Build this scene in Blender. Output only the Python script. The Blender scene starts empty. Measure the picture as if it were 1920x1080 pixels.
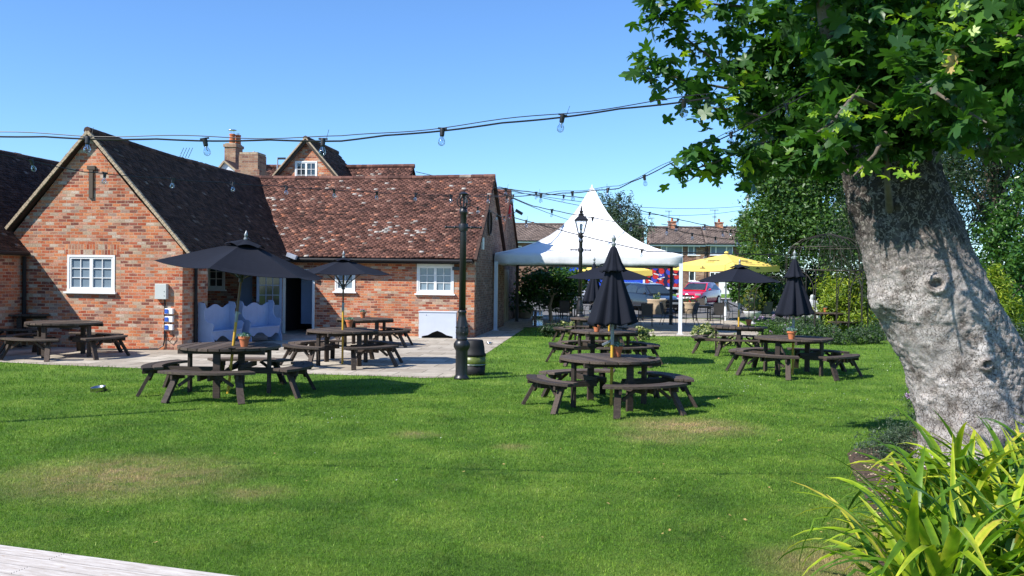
import bpy, bmesh, math, random
import numpy as np
from mathutils import Vector, Matrix, noise as mnoise
random.seed(7); rng = np.random.default_rng(11)
R = math.radians; PI = math.pi
C = bpy.context.scene.collection
sc = bpy.context.scene
# ------------------------------------------------------------------ camera
FPX, EYE = 1700.0, 2.05
cam = bpy.data.objects.new('camera', bpy.data.cameras.new('camera')); C.objects.link(cam)
cam.data.sensor_width = 36; cam.data.lens = FPX / 1920 * 36
cam.data.clip_start = 0.1; cam.data.clip_end = 2000
CM = Matrix.Rotation(R(90) - math.atan(22 / FPX), 4, 'X') @ Matrix.Rotation(0.0138, 4, 'Z')
cam.matrix_world = Matrix.Translation((0, 0, EYE)) @ CM
sc.camera = cam
# ------------------------------------------------------------------ light
SUN = Vector((1.0, 0.64, -1.13)).normalized()          # direction the light travels
elev = math.asin(-SUN.z); 
w = bpy.data.worlds.new('World'); sc.world = w; w.use_nodes = True
nt = w.node_tree; bg = nt.nodes['Background']
sky = nt.nodes.new('ShaderNodeTexSky'); sky.sky_type = 'NISHITA'; sky.sun_disc = False
sky.sun_elevation = elev; sky.sun_rotation = math.atan2(-SUN.x, -SUN.y)
sky.air_density = 1.0; sky.dust_density = 0.0; sky.ozone_density = 4.0; sky.altitude = 0
_m = nt.nodes.new('ShaderNodeMix'); _m.data_type = 'RGBA'; _m.blend_type = 'MULTIPLY'; _m.inputs[0].default_value = 1
nt.links.new(sky.outputs[0], _m.inputs[6]); _m.inputs[7].default_value = (0.66, 0.88, 1.13, 1); nt.links.new(_m.outputs[2], bg.inputs[0]); bg.inputs[1].default_value = 0.122
sun = bpy.data.objects.new('sun', bpy.data.lights.new('sun', 'SUN')); C.objects.link(sun)
sun.data.energy = 5.0; sun.data.angle = R(0.5); sun.data.color = (1, 0.955, 0.89)
sun.rotation_euler = SUN.to_track_quat('-Z', 'Y').to_euler(); sun.location = (-20, -10, 30)
sc.view_settings.view_transform = 'Standard'; sc.view_settings.look = 'None'
sc.view_settings.exposure = 0.62; sc.view_settings.gamma = 1

# ------------------------------------------------------------------ pixel -> place
R3 = CM.to_3x3()
def ray(px, py): return R3 @ Vector(((px - 960) / FPX, -(py - 540) / FPX, -1))
def gp(px, py, z=0.0):
    d = ray(px, py); t = (z - EYE) / d.z; return Vector((d.x * t, d.y * t, z))
def yp(px, py, Y):
    d = ray(px, py); t = Y / d.y; return Vector((d.x * t, Y, EYE + d.z * t))
def gz(Y):                                             # the land rises gently beyond the terrace
    if Y < 47: return 0.0
    if Y < 54: return 0.33 * (Y - 47) / 7
    if Y < 80: return 0.33 + 0.3 * (Y - 54) / 26
    return 0.63
# ------------------------------------------------------------------ materials
def newmat(name):
    m = bpy.data.materials.new(name); m.use_nodes = True
    return m, m.node_tree, m.node_tree.nodes['Principled BSDF']
def N(nt, t, **k):
    n = nt.nodes.new(t)
    for a, b in k.items(): setattr(n, a, b)
    return n
def ramp(nt, stops, interp='LINEAR'):
    r = N(nt, 'ShaderNodeValToRGB'); cr = r.color_ramp; cr.interpolation = interp
    while len(cr.elements) < len(stops): cr.elements.new(0.5)
    for e, (p, c) in zip(cr.elements, stops): e.position = p; e.color = (*c, 1)
    return r
def mix(nt, fac, a, b, mode='MIX'):
    m = N(nt, 'ShaderNodeMix', data_type='RGBA', blend_type=mode)
    for s, v in ((0, fac), (6, a), (7, b)):
        if isinstance(v, (int, float)): m.inputs[s].default_value = v
        elif isinstance(v, tuple): m.inputs[s].default_value = (*v, 1)
        else: nt.links.new(v, m.inputs[s])
    return m.outputs[2]
def noisen(nt, scale, detail=4, vec=None, rough=0.6):
    n = N(nt, 'ShaderNodeTexNoise'); n.inputs['Scale'].default_value = scale
    n.inputs['Detail'].default_value = detail; n.inputs['Roughness'].default_value = rough
    if vec is not None: nt.links.new(vec, n.inputs['Vector'])
    return n.outputs['Fac']
def coords(nt, kind='Object'): return N(nt, 'ShaderNodeTexCoord').outputs[kind]
def geopos(nt): return N(nt, 'ShaderNodeNewGeometry').outputs['Position']
def mapping(nt, vec, scale):
    m = N(nt, 'ShaderNodeMapping'); m.inputs['Scale'].default_value = scale
    nt.links.new(vec, m.inputs['Vector']); return m.outputs[0]
def bump(nt, b, h, strength, dist=0.02):
    n = N(nt, 'ShaderNodeBump'); n.inputs['Strength'].default_value = strength
    n.inputs['Distance'].default_value = dist
    nt.links.new(h, n.inputs['Height']); nt.links.new(n.outputs[0], b.inputs['Normal'])
def mat(name, col, rough=0.6, metal=0.0, var=0.25, vs=6.0, bmp=0.0, bs=30.0, col2=None, spec=0.5, stretch=None):
    m, nt, b = newmat(name)
    v = coords(nt)
    if stretch: v = mapping(nt, v, stretch)
    c2 = col2 or tuple(x * (1 - var) for x in col)
    f = noisen(nt, vs, 6, v, 0.65)
    rr = ramp(nt, [(0.33, c2), (0.67, col)]); nt.links.new(f, rr.inputs[0])
    nt.links.new(rr.outputs[0], b.inputs['Base Color'])
    b.inputs['Roughness'].default_value = rough; b.inputs['Metallic'].default_value = metal
    b.inputs['Specular IOR Level'].default_value = spec
    if bmp: bump(nt, b, noisen(nt, bs, 5, v), bmp)
    return m
def brick_mat(name, cols, mortar=(0.60, 0.42, 0.29), soldier=False, dirt=0.35, sc_=1.0):
    m, nt, b = newmat(name)
    uv = coords(nt, 'UV')
    wob = N(nt, 'ShaderNodeVectorMath', operation='ADD')
    nn = N(nt, 'ShaderNodeTexNoise'); nn.inputs['Scale'].default_value = 5; nt.links.new(uv, nn.inputs['Vector'])
    sb = N(nt, 'ShaderNodeVectorMath', operation='MULTIPLY_ADD')
    nt.links.new(nn.outputs['Color'], sb.inputs[0]); sb.inputs[1].default_value = (0.022, 0.022, 0); sb.inputs[2].default_value = (-0.011, -0.011, 0)
    nt.links.new(uv, wob.inputs[0]); nt.links.new(sb.outputs[0], wob.inputs[1])
    t = N(nt, 'ShaderNodeTexBrick'); nt.links.new(wob.outputs[0], t.inputs['Vector'])
    t.inputs['Color1'].default_value = (0, 0, 0, 1); t.inputs['Color2'].default_value = (1, 1, 1, 1)
    t.inputs['Mortar'].default_value = (0.5, 0.5, 0.5, 1)
    t.inputs['Scale'].default_value = 1; t.inputs['Mortar Size'].default_value = 0.008
    t.inputs['Mortar Smooth'].default_value = 0.3
    t.inputs['Brick Width'].default_value = (0.235 if not soldier else 0.085) * sc_
    t.inputs['Row Height'].default_value = (0.083 if not soldier else 0.26) * sc_
    if soldier: t.offset = 0
    st = [((i + 0.0) / len(cols), c) for i, c in enumerate(cols)]
    r1 = ramp(nt, st, 'CONSTANT'); nt.links.new(t.outputs['Color'], r1.inputs[0])
    f1 = noisen(nt, 3.2, 5, uv); f2 = noisen(nt, 26, 4, uv)
    v = ramp(nt, [(0.25, (0.55, 0.55, 0.55)), (0.75, (1.25, 1.22, 1.2))]); nt.links.new(f2, v.inputs[0])
    c = mix(nt, 1.0, r1.outputs[0], v.outputs[0], 'MULTIPLY')
    wsh = ramp(nt, [(0.555, (0, 0, 0)), (0.64, (1, 1, 1))]); 
    f3 = noisen(nt, 8.5, 6, uv, 0.75); nt.links.new(f3, wsh.inputs[0])
    wf = N(nt, 'ShaderNodeMath', operation='MULTIPLY'); nt.links.new(wsh.outputs[0], wf.inputs[0]); wf.inputs[1].default_value = 0.38
    c = mix(nt, wf.outputs[0], c, (0.62, 0.50, 0.42))
    mr = ramp(nt, [(0.3, tuple(x * 0.65 for x in mortar)), (0.7, mortar)]); nt.links.new(f1, mr.inputs[0])
    c = mix(nt, t.outputs['Fac'], c, mr.outputs[0])
    dr = ramp(nt, [(0.3, (1 - dirt, 1 - dirt, 1 - dirt)), (0.62, (1, 1, 1))]); nt.links.new(noisen(nt, 0.9, 5, uv), dr.inputs[0])
    c = mix(nt, 1.0, c, dr.outputs[0], 'MULTIPLY')
    nt.links.new(c, b.inputs['Base Color']); b.inputs['Roughness'].default_value = 0.9
    b.inputs['Specular IOR Level'].default_value = 0.2
    h = mix(nt, t.outputs['Fac'], f2, (0.0, 0.0, 0.0)); bump(nt, b, h, 0.7, 0.012)
    return m
def var_mat(name, stops, rough=0.7, spec=0.3, transl=0.0, nscale=0.0, nlow=0.7, bmp=0.0, interp='LINEAR'):
    """colour from a per-item value stored on the mesh; thin leaves also pass light"""
    m, nt, b = newmat(name)
    a = N(nt, 'ShaderNodeAttribute', attribute_name='var')
    r = ramp(nt, stops, interp); nt.links.new(a.outputs['Fac'], r.inputs[0]); c = r.outputs[0]
    if nscale:
        k = ramp(nt, [(0.3, (nlow,) * 3), (0.7, (1.15,) * 3)]); nt.links.new(noisen(nt, nscale, 5, coords(nt)), k.inputs[0])
        c = mix(nt, 1.0, c, k.outputs[0], 'MULTIPLY')
    nt.links.new(c, b.inputs['Base Color']); b.inputs['Roughness'].default_value = rough
    b.inputs['Specular IOR Level'].default_value = spec
    if bmp: bump(nt, b, noisen(nt, 25, 4, coords(nt)), bmp, 0.01)
    if transl:
        t = N(nt, 'ShaderNodeBsdfTranslucent'); c2 = mix(nt, 1.0, c, (1.5, 1.7, 0.6), 'MULTIPLY')
        nt.links.new(c2, t.inputs[0]); s = N(nt, 'ShaderNodeMixShader'); s.inputs[0].default_value = transl
        nt.links.new(b.outputs[0], s.inputs[1]); nt.links.new(t.outputs[0], s.inputs[2])
        nt.links.new(s.outputs[0], nt.nodes['Material Output'].inputs[0])
    return m
BR = [(0.54, 0.16, 0.07), (0.42, 0.095, 0.045), (0.64, 0.23, 0.10), (0.46, 0.22, 0.14), (0.66, 0.27, 0.13), (0.24, 0.085, 0.06),
      (0.54, 0.18, 0.09), (0.50, 0.37, 0.26), (0.60, 0.30, 0.20), (0.33, 0.11, 0.075), (0.58, 0.46, 0.36), (0.52, 0.15, 0.075), (0.40, 0.26, 0.20), (0.62, 0.22, 0.11)]
M = {}
M['brick'] = brick_mat('brick', BR)
M['brick_side'] = brick_mat('brick_end_wall', [(0.24, 0.13, 0.09), (0.30, 0.17, 0.12), (0.18, 0.11, 0.085), (0.34, 0.22, 0.16), (0.22, 0.10, 0.07)], mortar=(0.34, 0.28, 0.23))  # darker, browner bricks for the end gable walls
M['soldier'] = brick_mat('brick_soldier', BR[:6] + [(0.5, 0.4, 0.3), (0.42, 0.2, 0.12)], soldier=True)
M['brick_far'] = brick_mat('brick_terrace', [(0.24, 0.12, 0.085), (0.30, 0.16, 0.11), (0.20, 0.10, 0.075), (0.34, 0.19, 0.13)], sc_=1.6, mortar=(0.3, 0.24, 0.2))
M['brick_chimney'] = brick_mat('brick_chimney', [(0.36, 0.2, 0.13), (0.42, 0.25, 0.16), (0.28, 0.14, 0.1), (0.45, 0.3, 0.2)], mortar=(0.42, 0.36, 0.28), sc_=1.25)
M['tile'] = var_mat('tile_red', [(0, (0.035, 0.022, 0.019)), (0.3, (0.115, 0.055, 0.043)), (0.6, (0.175, 0.082, 0.062)), (0.85, (0.235, 0.115, 0.085)), (0.93, (0.42, 0.17, 0.10)), (0.97, (0.30, 0.24, 0.20)), (1, (0.44, 0.40, 0.36))], 0.88, 0.2, nscale=4.5, nlow=0.45, bmp=0.4)
M['tile_dark'] = var_mat('tile_dark', [(0, (0.032, 0.020, 0.016)), (0.55, (0.082, 0.045, 0.034)), (0.96, (0.125, 0.070, 0.052)), (1, (0.28, 0.23, 0.20))], 0.85, 0.25, nscale=2.5, nlow=0.6, bmp=0.4)  # darkened tile: shade of the slopes turned from the sun is in the colour
M['tile_grey'] = var_mat('tile_grey', [(0, (0.10, 0.075, 0.065)), (0.6, (0.16, 0.12, 0.10)), (1, (0.21, 0.16, 0.135))], 0.9, 0.2, nscale=1.2, nlow=0.7)
M['verge'] = mat('verge_mortar', (0.50, 0.39, 0.26), 0.9, var=0.45, vs=9, bmp=0.5)
M['white'] = mat('white_paint', (0.80, 0.80, 0.78), 0.4, var=0.05)
M['whitepost'] = mat('white_metal', (0.70, 0.72, 0.76), 0.35, var=0.08)
M['palepaint'] = mat('pale_blue_paint', (0.29, 0.37, 0.54), 0.5, var=0.12, vs=4)
M['cabinet'] = mat('cabinet_paint', (0.60, 0.64, 0.72), 0.5, var=0.08, vs=3)
M['pane'] = mat('pane_curtained', (0.20, 0.27, 0.33), 0.12, var=0.15, vs=2, spec=0.8)
M['pane_dark'] = mat('pane_dark', (0.035, 0.05, 0.06), 0.06, var=0.3, vs=3, spec=0.9)
M['black'] = mat('black_paint', (0.018, 0.018, 0.02), 0.38, var=0.3, bmp=0.1, bs=40)
M['blackplastic'] = mat('black_plastic', (0.014, 0.014, 0.016), 0.6, spec=0.25)
M['dark'] = mat('dark_interior', (0.035, 0.037, 0.045), 0.9)
M['grey_box'] = mat('grey_box', (0.50, 0.53, 0.50), 0.5, var=0.05)
M['blueplug'] = mat('blue_plug', (0.03, 0.11, 0.5), 0.4)
M['steel'] = mat('steel', (0.6, 0.6, 0.6), 0.25, 1.0, var=0.2)
M['lead'] = mat('lead', (0.38, 0.42, 0.5), 0.5, 0.0, var=0.3)
M['terracotta'] = mat('terracotta', (0.56, 0.17, 0.065), 0.85, var=0.25, vs=14)
M['soil'] = mat('soil', (0.115, 0.072, 0.040), 0.95, var=0.75, vs=28, bmp=1.0)
M['cloth'] = mat('navy_cloth', (0.010, 0.012, 0.020), 0.9, var=0.15, vs=3, bmp=0.25, bs=5, spec=0.2)
M['yellowcloth'] = mat('yellow_cloth', (0.80, 0.60, 0.13), 0.8, var=0.06)
M['polewood'] = mat('pole_wood', (0.16, 0.085, 0.04), 0.5, var=0.3)
M['poleyellow'] = mat('pole_yellow', (0.62, 0.36, 0.03), 0.5, var=0.2)
M['pewter'] = mat('pewter', (0.30, 0.33, 0.34), 0.4, 0.3, var=0.3)
M['stonepot'] = mat('sandstone', (0.50, 0.38, 0.25), 0.9, var=0.2, bmp=0.2)
M['urn'] = mat('urn_white', (0.55, 0.56, 0.56), 0.8, var=0.3, vs=12)
M['metaldark'] = mat('chair_frame', (0.035, 0.033, 0.032), 0.4, 0.4)
M['sling'] = mat('sling_mesh', (0.10, 0.085, 0.075), 0.8, bmp=0.2, bs=120)
M['metalgrey'] = mat('chair_grey', (0.22, 0.24, 0.25), 0.4, 0.5)
M['rust'] = mat('wire', (0.05, 0.042, 0.035), 0.6, 0.5)
M['redplastic'] = mat('red_box', (0.5, 0.02, 0.02), 0.4)
M['beige_door'] = mat('ochre_door', (0.33, 0.27, 0.15), 0.6, var=0.15, vs=3)
M['sock'] = mat('lamp_socket', (0.012, 0.012, 0.014), 0.5)
# weathered bench timber
def timber(name, hi, lo, moss):
    m, nt, b = newmat(name); v = coords(nt)
    a = N(nt, 'ShaderNodeAttribute', attribute_name='var')
    st = mapping(nt, v, (2.0, 30, 30)); f = noisen(nt, 2.2, 8, st, 0.7)
    r = ramp(nt, [(0.3, lo), (0.7, hi)]); nt.links.new(f, r.inputs[0])
    r2 = ramp(nt, [(0, (0.5,) * 3), (1, (1.5,) * 3)]); nt.links.new(a.outputs['Fac'], r2.inputs[0])
    c = mix(nt, 1, r.outputs[0], r2.outputs[0], 'MULTIPLY')
    mm = ramp(nt, [(0.60, (0, 0, 0)), (0.72, (1, 1, 1))]); nt.links.new(noisen(nt, 7, 6, v, 0.7), mm.inputs[0])
    mf = N(nt, 'ShaderNodeMath', operation='MULTIPLY'); nt.links.new(mm.outputs[0], mf.inputs[0]); mf.inputs[1].default_value = 0.5
    c = mix(nt, mf.outputs[0], c, moss)
    nt.links.new(c, b.inputs['Base Color']); b.inputs['Roughness'].default_value = 0.75
    b.inputs['Specular IOR Level'].default_value = 0.35
    bump(nt, b, f, 0.6, 0.006); return m
M['timber'] = timber('weathered_timber', (0.125, 0.092, 0.070), (0.024, 0.017, 0.013), (0.15, 0.13, 0.06))
M['timber_leg'] = timber('weathered_timber_leg', (0.080, 0.056, 0.042), (0.020, 0.014, 0.011), (0.15, 0.13, 0.09))
def deckmat():
    m, nt, b = newmat('grooved_deck'); v = coords(nt)
    f = noisen(nt, 2.5, 8, mapping(nt, v, (1.5, 22, 1)), 0.7)
    r = ramp(nt, [(0.3, (0.22, 0.185, 0.16)), (0.72, (0.47, 0.45, 0.44))]); nt.links.new(f, r.inputs[0])
    k = ramp(nt, [(0.66, (0, 0, 0)), (0.74, (1, 1, 1))]); nt.links.new(noisen(nt, 5, 3, mapping(nt, v, (1, 3, 1))), k.inputs[0])
    c = mix(nt, k.outputs[0], r.outputs[0], (0.22, 0.15, 0.10))
    nt.links.new(c, b.inputs['Base Color']); b.inputs['Roughness'].default_value = 0.7
    bump(nt, b, f, 0.4, 0.01); return m
M['deck'] = deckmat()
def slabmat():
    m, nt, b = newmat('paving'); uv = coords(nt, 'UV')
    t = N(nt, 'ShaderNodeTexBrick'); nt.links.new(uv, t.inputs['Vector'])
    t.inputs['Color1'].default_value = (0, 0, 0, 1); t.inputs['Color2'].default_value = (1, 1, 1, 1)
    t.inputs['Scale'].default_value = 1; t.inputs['Mortar Size'].default_value = 0.010; t.inputs['Mortar Smooth'].default_value = 0.2
    t.inputs['Brick Width'].default_value = 0.93; t.inputs['Row Height'].default_value = 0.62; t.offset = 0.5
    r = ramp(nt, [(0, (0.34, 0.29, 0.23)), (0.5, (0.43, 0.38, 0.31)), (1, (0.52, 0.465, 0.38))]); nt.links.new(t.outputs['Color'], r.inputs[0])
    k = ramp(nt, [(0.25, (0.62, 0.60, 0.56)), (0.72, (1.12, 1.12, 1.12))]); nt.links.new(noisen(nt, 2.6, 9, uv, 0.7), k.inputs[0])
    c = mix(nt, 1, r.outputs[0], k.outputs[0], 'MULTIPLY')
    c = mix(nt, t.outputs['Fac'], c, (0.09, 0.085, 0.06))
    nt.links.new(c, b.inputs['Base Color']); b.inputs['Roughness'].default_value = 0.9
    h = mix(nt, t.outputs['Fac'], noisen(nt, 14, 6, uv), (0, 0, 0)); bump(nt, b, h, 0.5, 0.015); return m
M['slab'] = slabmat()
DRY = [(225, 893, 1.5, .62), (1290, 800, 1.2, .9), (1150, 650, .9, .5), (1580, 1060, .75, .8), (960, 838, .3, .0), (470, 925, .5, .0), (780, 815, .4, .1), (1680, 1000, .6, .7), (1240, 820, .8, .1)]
def grassmat(name, blade):
    m, nt, b = newmat(name); p = geopos(nt)
    f1 = noisen(nt, 0.9, 7, p, 0.65); f2 = noisen(nt, 17 if blade else 38, 5, p, 0.8)
    lo, mi, hi = (0.070, 0.165, 0.014), (0.125, 0.255, 0.024), (0.215, 0.345, 0.045)
    r = ramp(nt, [(0.32, lo), (0.5, mi), (0.68, hi)]); nt.links.new(f1, r.inputs[0]); c = r.outputs[0]
    k = ramp(nt, [(0.34, (0.42,) * 3), (0.66, (1.38,) * 3)]); nt.links.new(f2, k.inputs[0]); c = mix(nt, 1, c, k.outputs[0], 'MULTIPLY')
    if blade:
        a = N(nt, 'ShaderNodeAttribute', attribute_name='var')
        k2 = ramp(nt, [(0, (0.38, 0.45, 0.5)), (0.35, (0.75, 0.8, 0.8)), (0.6, (1.15, 1.08, 1)), (0.9, (1.9, 1.5, 1.6)), (1, (3.0, 1.9, 5.0))]); nt.links.new(a.outputs['Fac'], k2.inputs[0])
        c = mix(nt, 1, c, k2.outputs[0], 'MULTIPLY')
    ym = ramp(nt, [(0.50, (0, 0, 0)), (0.66, (1, 1, 1))]); nt.links.new(noisen(nt, 2.3, 8, p, 0.75), ym.inputs[0])
    yf = N(nt, 'ShaderNodeMath', operation='MULTIPLY'); nt.links.new(ym.outputs[0], yf.inputs[0]); yf.inputs[1].default_value = 0.34; c = mix(nt, yf.outputs[0], c, (0.27, 0.34, 0.06))
    nz = noisen(nt, 3.5, 7, p, 0.75); sep = N(nt, 'ShaderNodeSeparateXYZ'); nt.links.new(p, sep.inputs[0])
    tot = None
    for (px, py, rad, amt) in DRY:                     # worn, straw-coloured patches of the lawn
        q = gp(px, py)
        v = N(nt, 'ShaderNodeVectorMath', operation='SUBTRACT'); nt.links.new(p, v.inputs[0]); v.inputs[1].default_value = q
        v2 = N(nt, 'ShaderNodeVectorMath', operation='MULTIPLY'); nt.links.new(v.outputs[0], v2.inputs[0]); v2.inputs[1].default_value = (1 / rad, 1.15 / rad, 0)
        l = N(nt, 'ShaderNodeVectorMath', operation='LENGTH'); nt.links.new(v2.outputs[0], l.inputs[0])
        s = N(nt, 'ShaderNodeMapRange'); s.inputs[1].default_value = 1.0; s.inputs[2].default_value = 0.2; s.inputs[3].default_value = 0; s.inputs[4].default_value = 0.50 + 0.55 * min(1, amt + .1)
        nt.links.new(l.outputs['Value'], s.inputs[0])
        if tot is None: tot = s.outputs[0]
        else:
            mx = N(nt, 'ShaderNodeMath', operation='MAXIMUM'); nt.links.new(tot, mx.inputs[0]); nt.links.new(s.outputs[0], mx.inputs[1]); tot = mx.outputs[0]
    ad = N(nt, 'ShaderNodeMath', operation='MULTIPLY_ADD'); nt.links.new(nz, ad.inputs[0]); ad.inputs[1].default_value = 3.4; ad.inputs[2].default_value = -1.0
    ml = N(nt, 'ShaderNodeMath', operation='MULTIPLY', use_clamp=True); nt.links.new(ad.outputs[0], ml.inputs[0]); nt.links.new(tot, ml.inputs[1])
    c = mix(nt, ml.outputs[0], c, (0.50, 0.37, 0.17) if blade else (0.36, 0.25, 0.14))
    nt.links.new(c, b.inputs['Base Color']); b.inputs['Roughness'].default_value = 0.6 if blade else 0.95
    b.inputs['Specular IOR Level'].default_value = 0.25
    if blade:
        t = N(nt, 'ShaderNodeBsdfTranslucent'); nt.links.new(mix(nt, 1, c, (1.3, 1.5, 0.7), 'MULTIPLY'), t.inputs[0])
        s = N(nt, 'ShaderNodeMixShader'); s.inputs[0].default_value = 0.3
        nt.links.new(b.outputs[0], s.inputs[1]); nt.links.new(t.outputs[0], s.inputs[2]); nt.links.new(s.outputs[0], nt.nodes['Material Output'].inputs[0])
    else: bump(nt, b, noisen(nt, 60, 6, p, 0.8), 1.0, 0.05)
    return m
M['lawn'] = grassmat('lawn_base', False); M['blade'] = grassmat('grass_blades', True)
M['asphalt'] = mat('asphalt', (0.16, 0.155, 0.15), 0.9, var=0.25, vs=1.5, bmp=0.3)
M['concrete'] = mat('concrete', (0.42, 0.39, 0.35), 0.9, var=0.2)
def leafmat(name, a, b_, c, d=None, transl=0.28, rough=0.45, spec=0.45):
    return var_mat(name, [(0, a), (0.5, b_), (0.85, c), (1, d or c)], rough, spec, transl)
M['syc'] = leafmat('sycamore_leaf', (0.022, 0.065, 0.016), (0.045, 0.125, 0.02), (0.09, 0.21, 0.024), (0.30, 0.42, 0.02), 0.34, 0.42)
M['leaf_mid'] = leafmat('leaf_mid', (0.028, 0.070, 0.018), (0.055, 0.125, 0.022), (0.105, 0.20, 0.035))
M['leaf_dark'] = leafmat('leaf_dark', (0.012, 0.030, 0.012), (0.025, 0.055, 0.02), (0.06, 0.10, 0.04), (0.20, 0.22, 0.17))
M['leaf_ivy'] = leafmat('leaf_ivy', (0.02, 0.055, 0.014), (0.04, 0.11, 0.02), (0.10, 0.20, 0.03), rough=0.3)
M['leaf_lime'] = leafmat('leaf_lime', (0.07, 0.15, 0.012), (0.20, 0.29, 0.02), (0.38, 0.42, 0.03), (0.5, 0.5, 0.05))
M['leaf_var'] = leafmat('leaf_variegated', (0.08, 0.14, 0.03), (0.26, 0.30, 0.10), (0.55, 0.52, 0.26), (0.62, 0.60, 0.36))
M['leaf_box'] = leafmat('leaf_box', (0.05, 0.08, 0.015), (0.13, 0.16, 0.02), (0.24, 0.22, 0.03), (0.30, 0.20, 0.05))
M['leaf_grey'] = leafmat('leaf_grey', (0.03, 0.06, 0.035), (0.06, 0.10, 0.06), (0.14, 0.19, 0.12))
M['leaf_teal'] = leafmat('leaf_succulent', (0.06, 0.13, 0.12), (0.13, 0.26, 0.22), (0.30, 0.42, 0.36))
M['flower'] = leafmat('flower_mauve', (0.35, 0.18, 0.45), (0.45, 0.28, 0.55), (0.6, 0.45, 0.65))
M['redflower'] = leafmat('flower_red', (0.5, 0.03, 0.02), (0.6, 0.08, 0.03), (0.7, 0.15, 0.08))
M['daisy'] = leafmat('daisy_white', (0.7, 0.7, 0.66), (0.75, 0.75, 0.7), (0.8, 0.8, 0.76))
M['strap'] = var_mat('strap_leaf', [(0, (0.05, 0.13, 0.016)), (0.32, (0.12, 0.24, 0.015)), (0.55, (0.30, 0.42, 0.02)), (0.80, (0.56, 0.55, 0.05)), (0.94, (0.55, 0.42, 0.08)), (1, (0.42, 0.24, 0.08))], 0.42, 0.35, 0.3, nscale=9, nlow=0.6)
M['strawleaf'] = mat('fallen_leaf', (0.42, 0.30, 0.10), 0.8)
M['twig'] = mat('twig', (0.09, 0.065, 0.045), 0.8)
M['barkbg'] = mat('bark_plain', (0.16, 0.13, 0.10), 0.9, var=0.5, vs=5, bmp=0.6)
def barkmat():
    m, nt, b = newmat('sycamore_bark'); v = coords(nt)
    vw = mapping(nt, v, (1, 1, 0.75))
    vo = N(nt, 'ShaderNodeTexVoronoi', feature='DISTANCE_TO_EDGE'); vo.inputs['Scale'].default_value = 27; 
    d = N(nt, 'ShaderNodeVectorMath', operation='MULTIPLY_ADD'); nn = N(nt, 'ShaderNodeTexNoise'); nn.inputs['Scale'].default_value = 9; nn.inputs['Detail'].default_value = 6
    nt.links.new(v, nn.inputs['Vector']); nt.links.new(nn.outputs['Color'], d.inputs[0]); d.inputs[1].default_value = (.20, .20, .20); nt.links.new(vw, d.inputs[2])
    nt.links.new(d.outputs[0], vo.inputs['Vector'])
    cr = ramp(nt, [(0.0, (0, 0, 0)), (0.055, (1, 1, 1))]); nt.links.new(vo.outputs['Distance'], cr.inputs[0])
    big = noisen(nt, 1.1, 6, v, 0.6); med = noisen(nt, 5.5, 8, v, 0.7); fine = noisen(nt, 45, 5, v, 0.7)
    base = ramp(nt, [(0.36, (0.14, 0.115, 0.098)), (0.5, (0.36, 0.325, 0.30)), (0.64, (0.54, 0.50, 0.47))]); nt.links.new(med, base.inputs[0]); c = base.outputs[0]
    sm = ramp(nt, [(0.44, (0, 0, 0)), (0.56, (1, 1, 1))]); nt.links.new(big, sm.inputs[0])       # smooth, unflaked areas
    crk = mix(nt, sm.outputs[0], cr.outputs[0], mix(nt, 0.75, cr.outputs[0], (1, 1, 1)))
    c = mix(nt, 1, c, mix(nt, crk, (0.42, 0.38, 0.35), (1, 1, 1)), 'MULTIPLY')
    br = ramp(nt, [(0.60, (0, 0, 0)), (0.68, (1, 1, 1))]); nt.links.new(noisen(nt, 2.6, 6, mapping(nt, v, (1.3, 1.3, 1)), 0.7), br.inputs[0])
    bf = N(nt, 'ShaderNodeMath', operation='MULTIPLY'); nt.links.new(br.outputs[0], bf.inputs[0]); bf.inputs[1].default_value = 0.55
    c = mix(nt, bf.outputs[0], c, (0.30, 0.21, 0.17))
    sp = N(nt, 'ShaderNodeSeparateXYZ'); nt.links.new(v, sp.inputs[0])                            # upper trunk: dark bark, with the crown's shade put into its colour
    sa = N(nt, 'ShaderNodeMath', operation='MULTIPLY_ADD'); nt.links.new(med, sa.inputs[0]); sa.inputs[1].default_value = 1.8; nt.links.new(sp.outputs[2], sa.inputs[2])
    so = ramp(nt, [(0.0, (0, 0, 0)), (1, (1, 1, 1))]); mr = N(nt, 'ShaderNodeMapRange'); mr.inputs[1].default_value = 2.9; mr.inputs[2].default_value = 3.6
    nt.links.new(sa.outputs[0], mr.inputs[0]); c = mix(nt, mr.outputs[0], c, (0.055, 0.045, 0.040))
    fk = N(nt, 'ShaderNodeTexVoronoi'); fk.inputs['Scale'].default_value = 46; nt.links.new(d.outputs[0], fk.inputs['Vector'])
    fs_ = N(nt, 'ShaderNodeSeparateColor'); nt.links.new(fk.outputs['Color'], fs_.inputs[0]); fr_ = ramp(nt, [(0.80, (0, 0, 0)), (0.84, (1, 1, 1))]); nt.links.new(fs_.outputs[0], fr_.inputs[0])
    ff = N(nt, 'ShaderNodeMath', operation='MULTIPLY'); nt.links.new(fr_.outputs[0], ff.inputs[0]); ff.inputs[1].default_value = 0.28; c = mix(nt, ff.outputs[0], c, (0.55, 0.49, 0.42))   # freshly flaked chips
    v2_ = N(nt, 'ShaderNodeTexVoronoi', feature='DISTANCE_TO_EDGE'); v2_.inputs['Scale'].default_value = 7.5; nt.links.new(mapping(nt, d.outputs[0], (1.2, 1.2, 0.5)), v2_.inputs['Vector'])
    l2 = ramp(nt, [(0.0, (1, 1, 1)), (0.035, (0, 0, 0))]); nt.links.new(v2_.outputs['Distance'], l2.inputs[0])
    l3 = N(nt, 'ShaderNodeMath', operation='MULTIPLY'); nt.links.new(l2.outputs[0], l3.inputs[0]); nt.links.new(br.outputs[0], l3.inputs[1]) if False else nt.links.new(med, l3.inputs[1])
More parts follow.
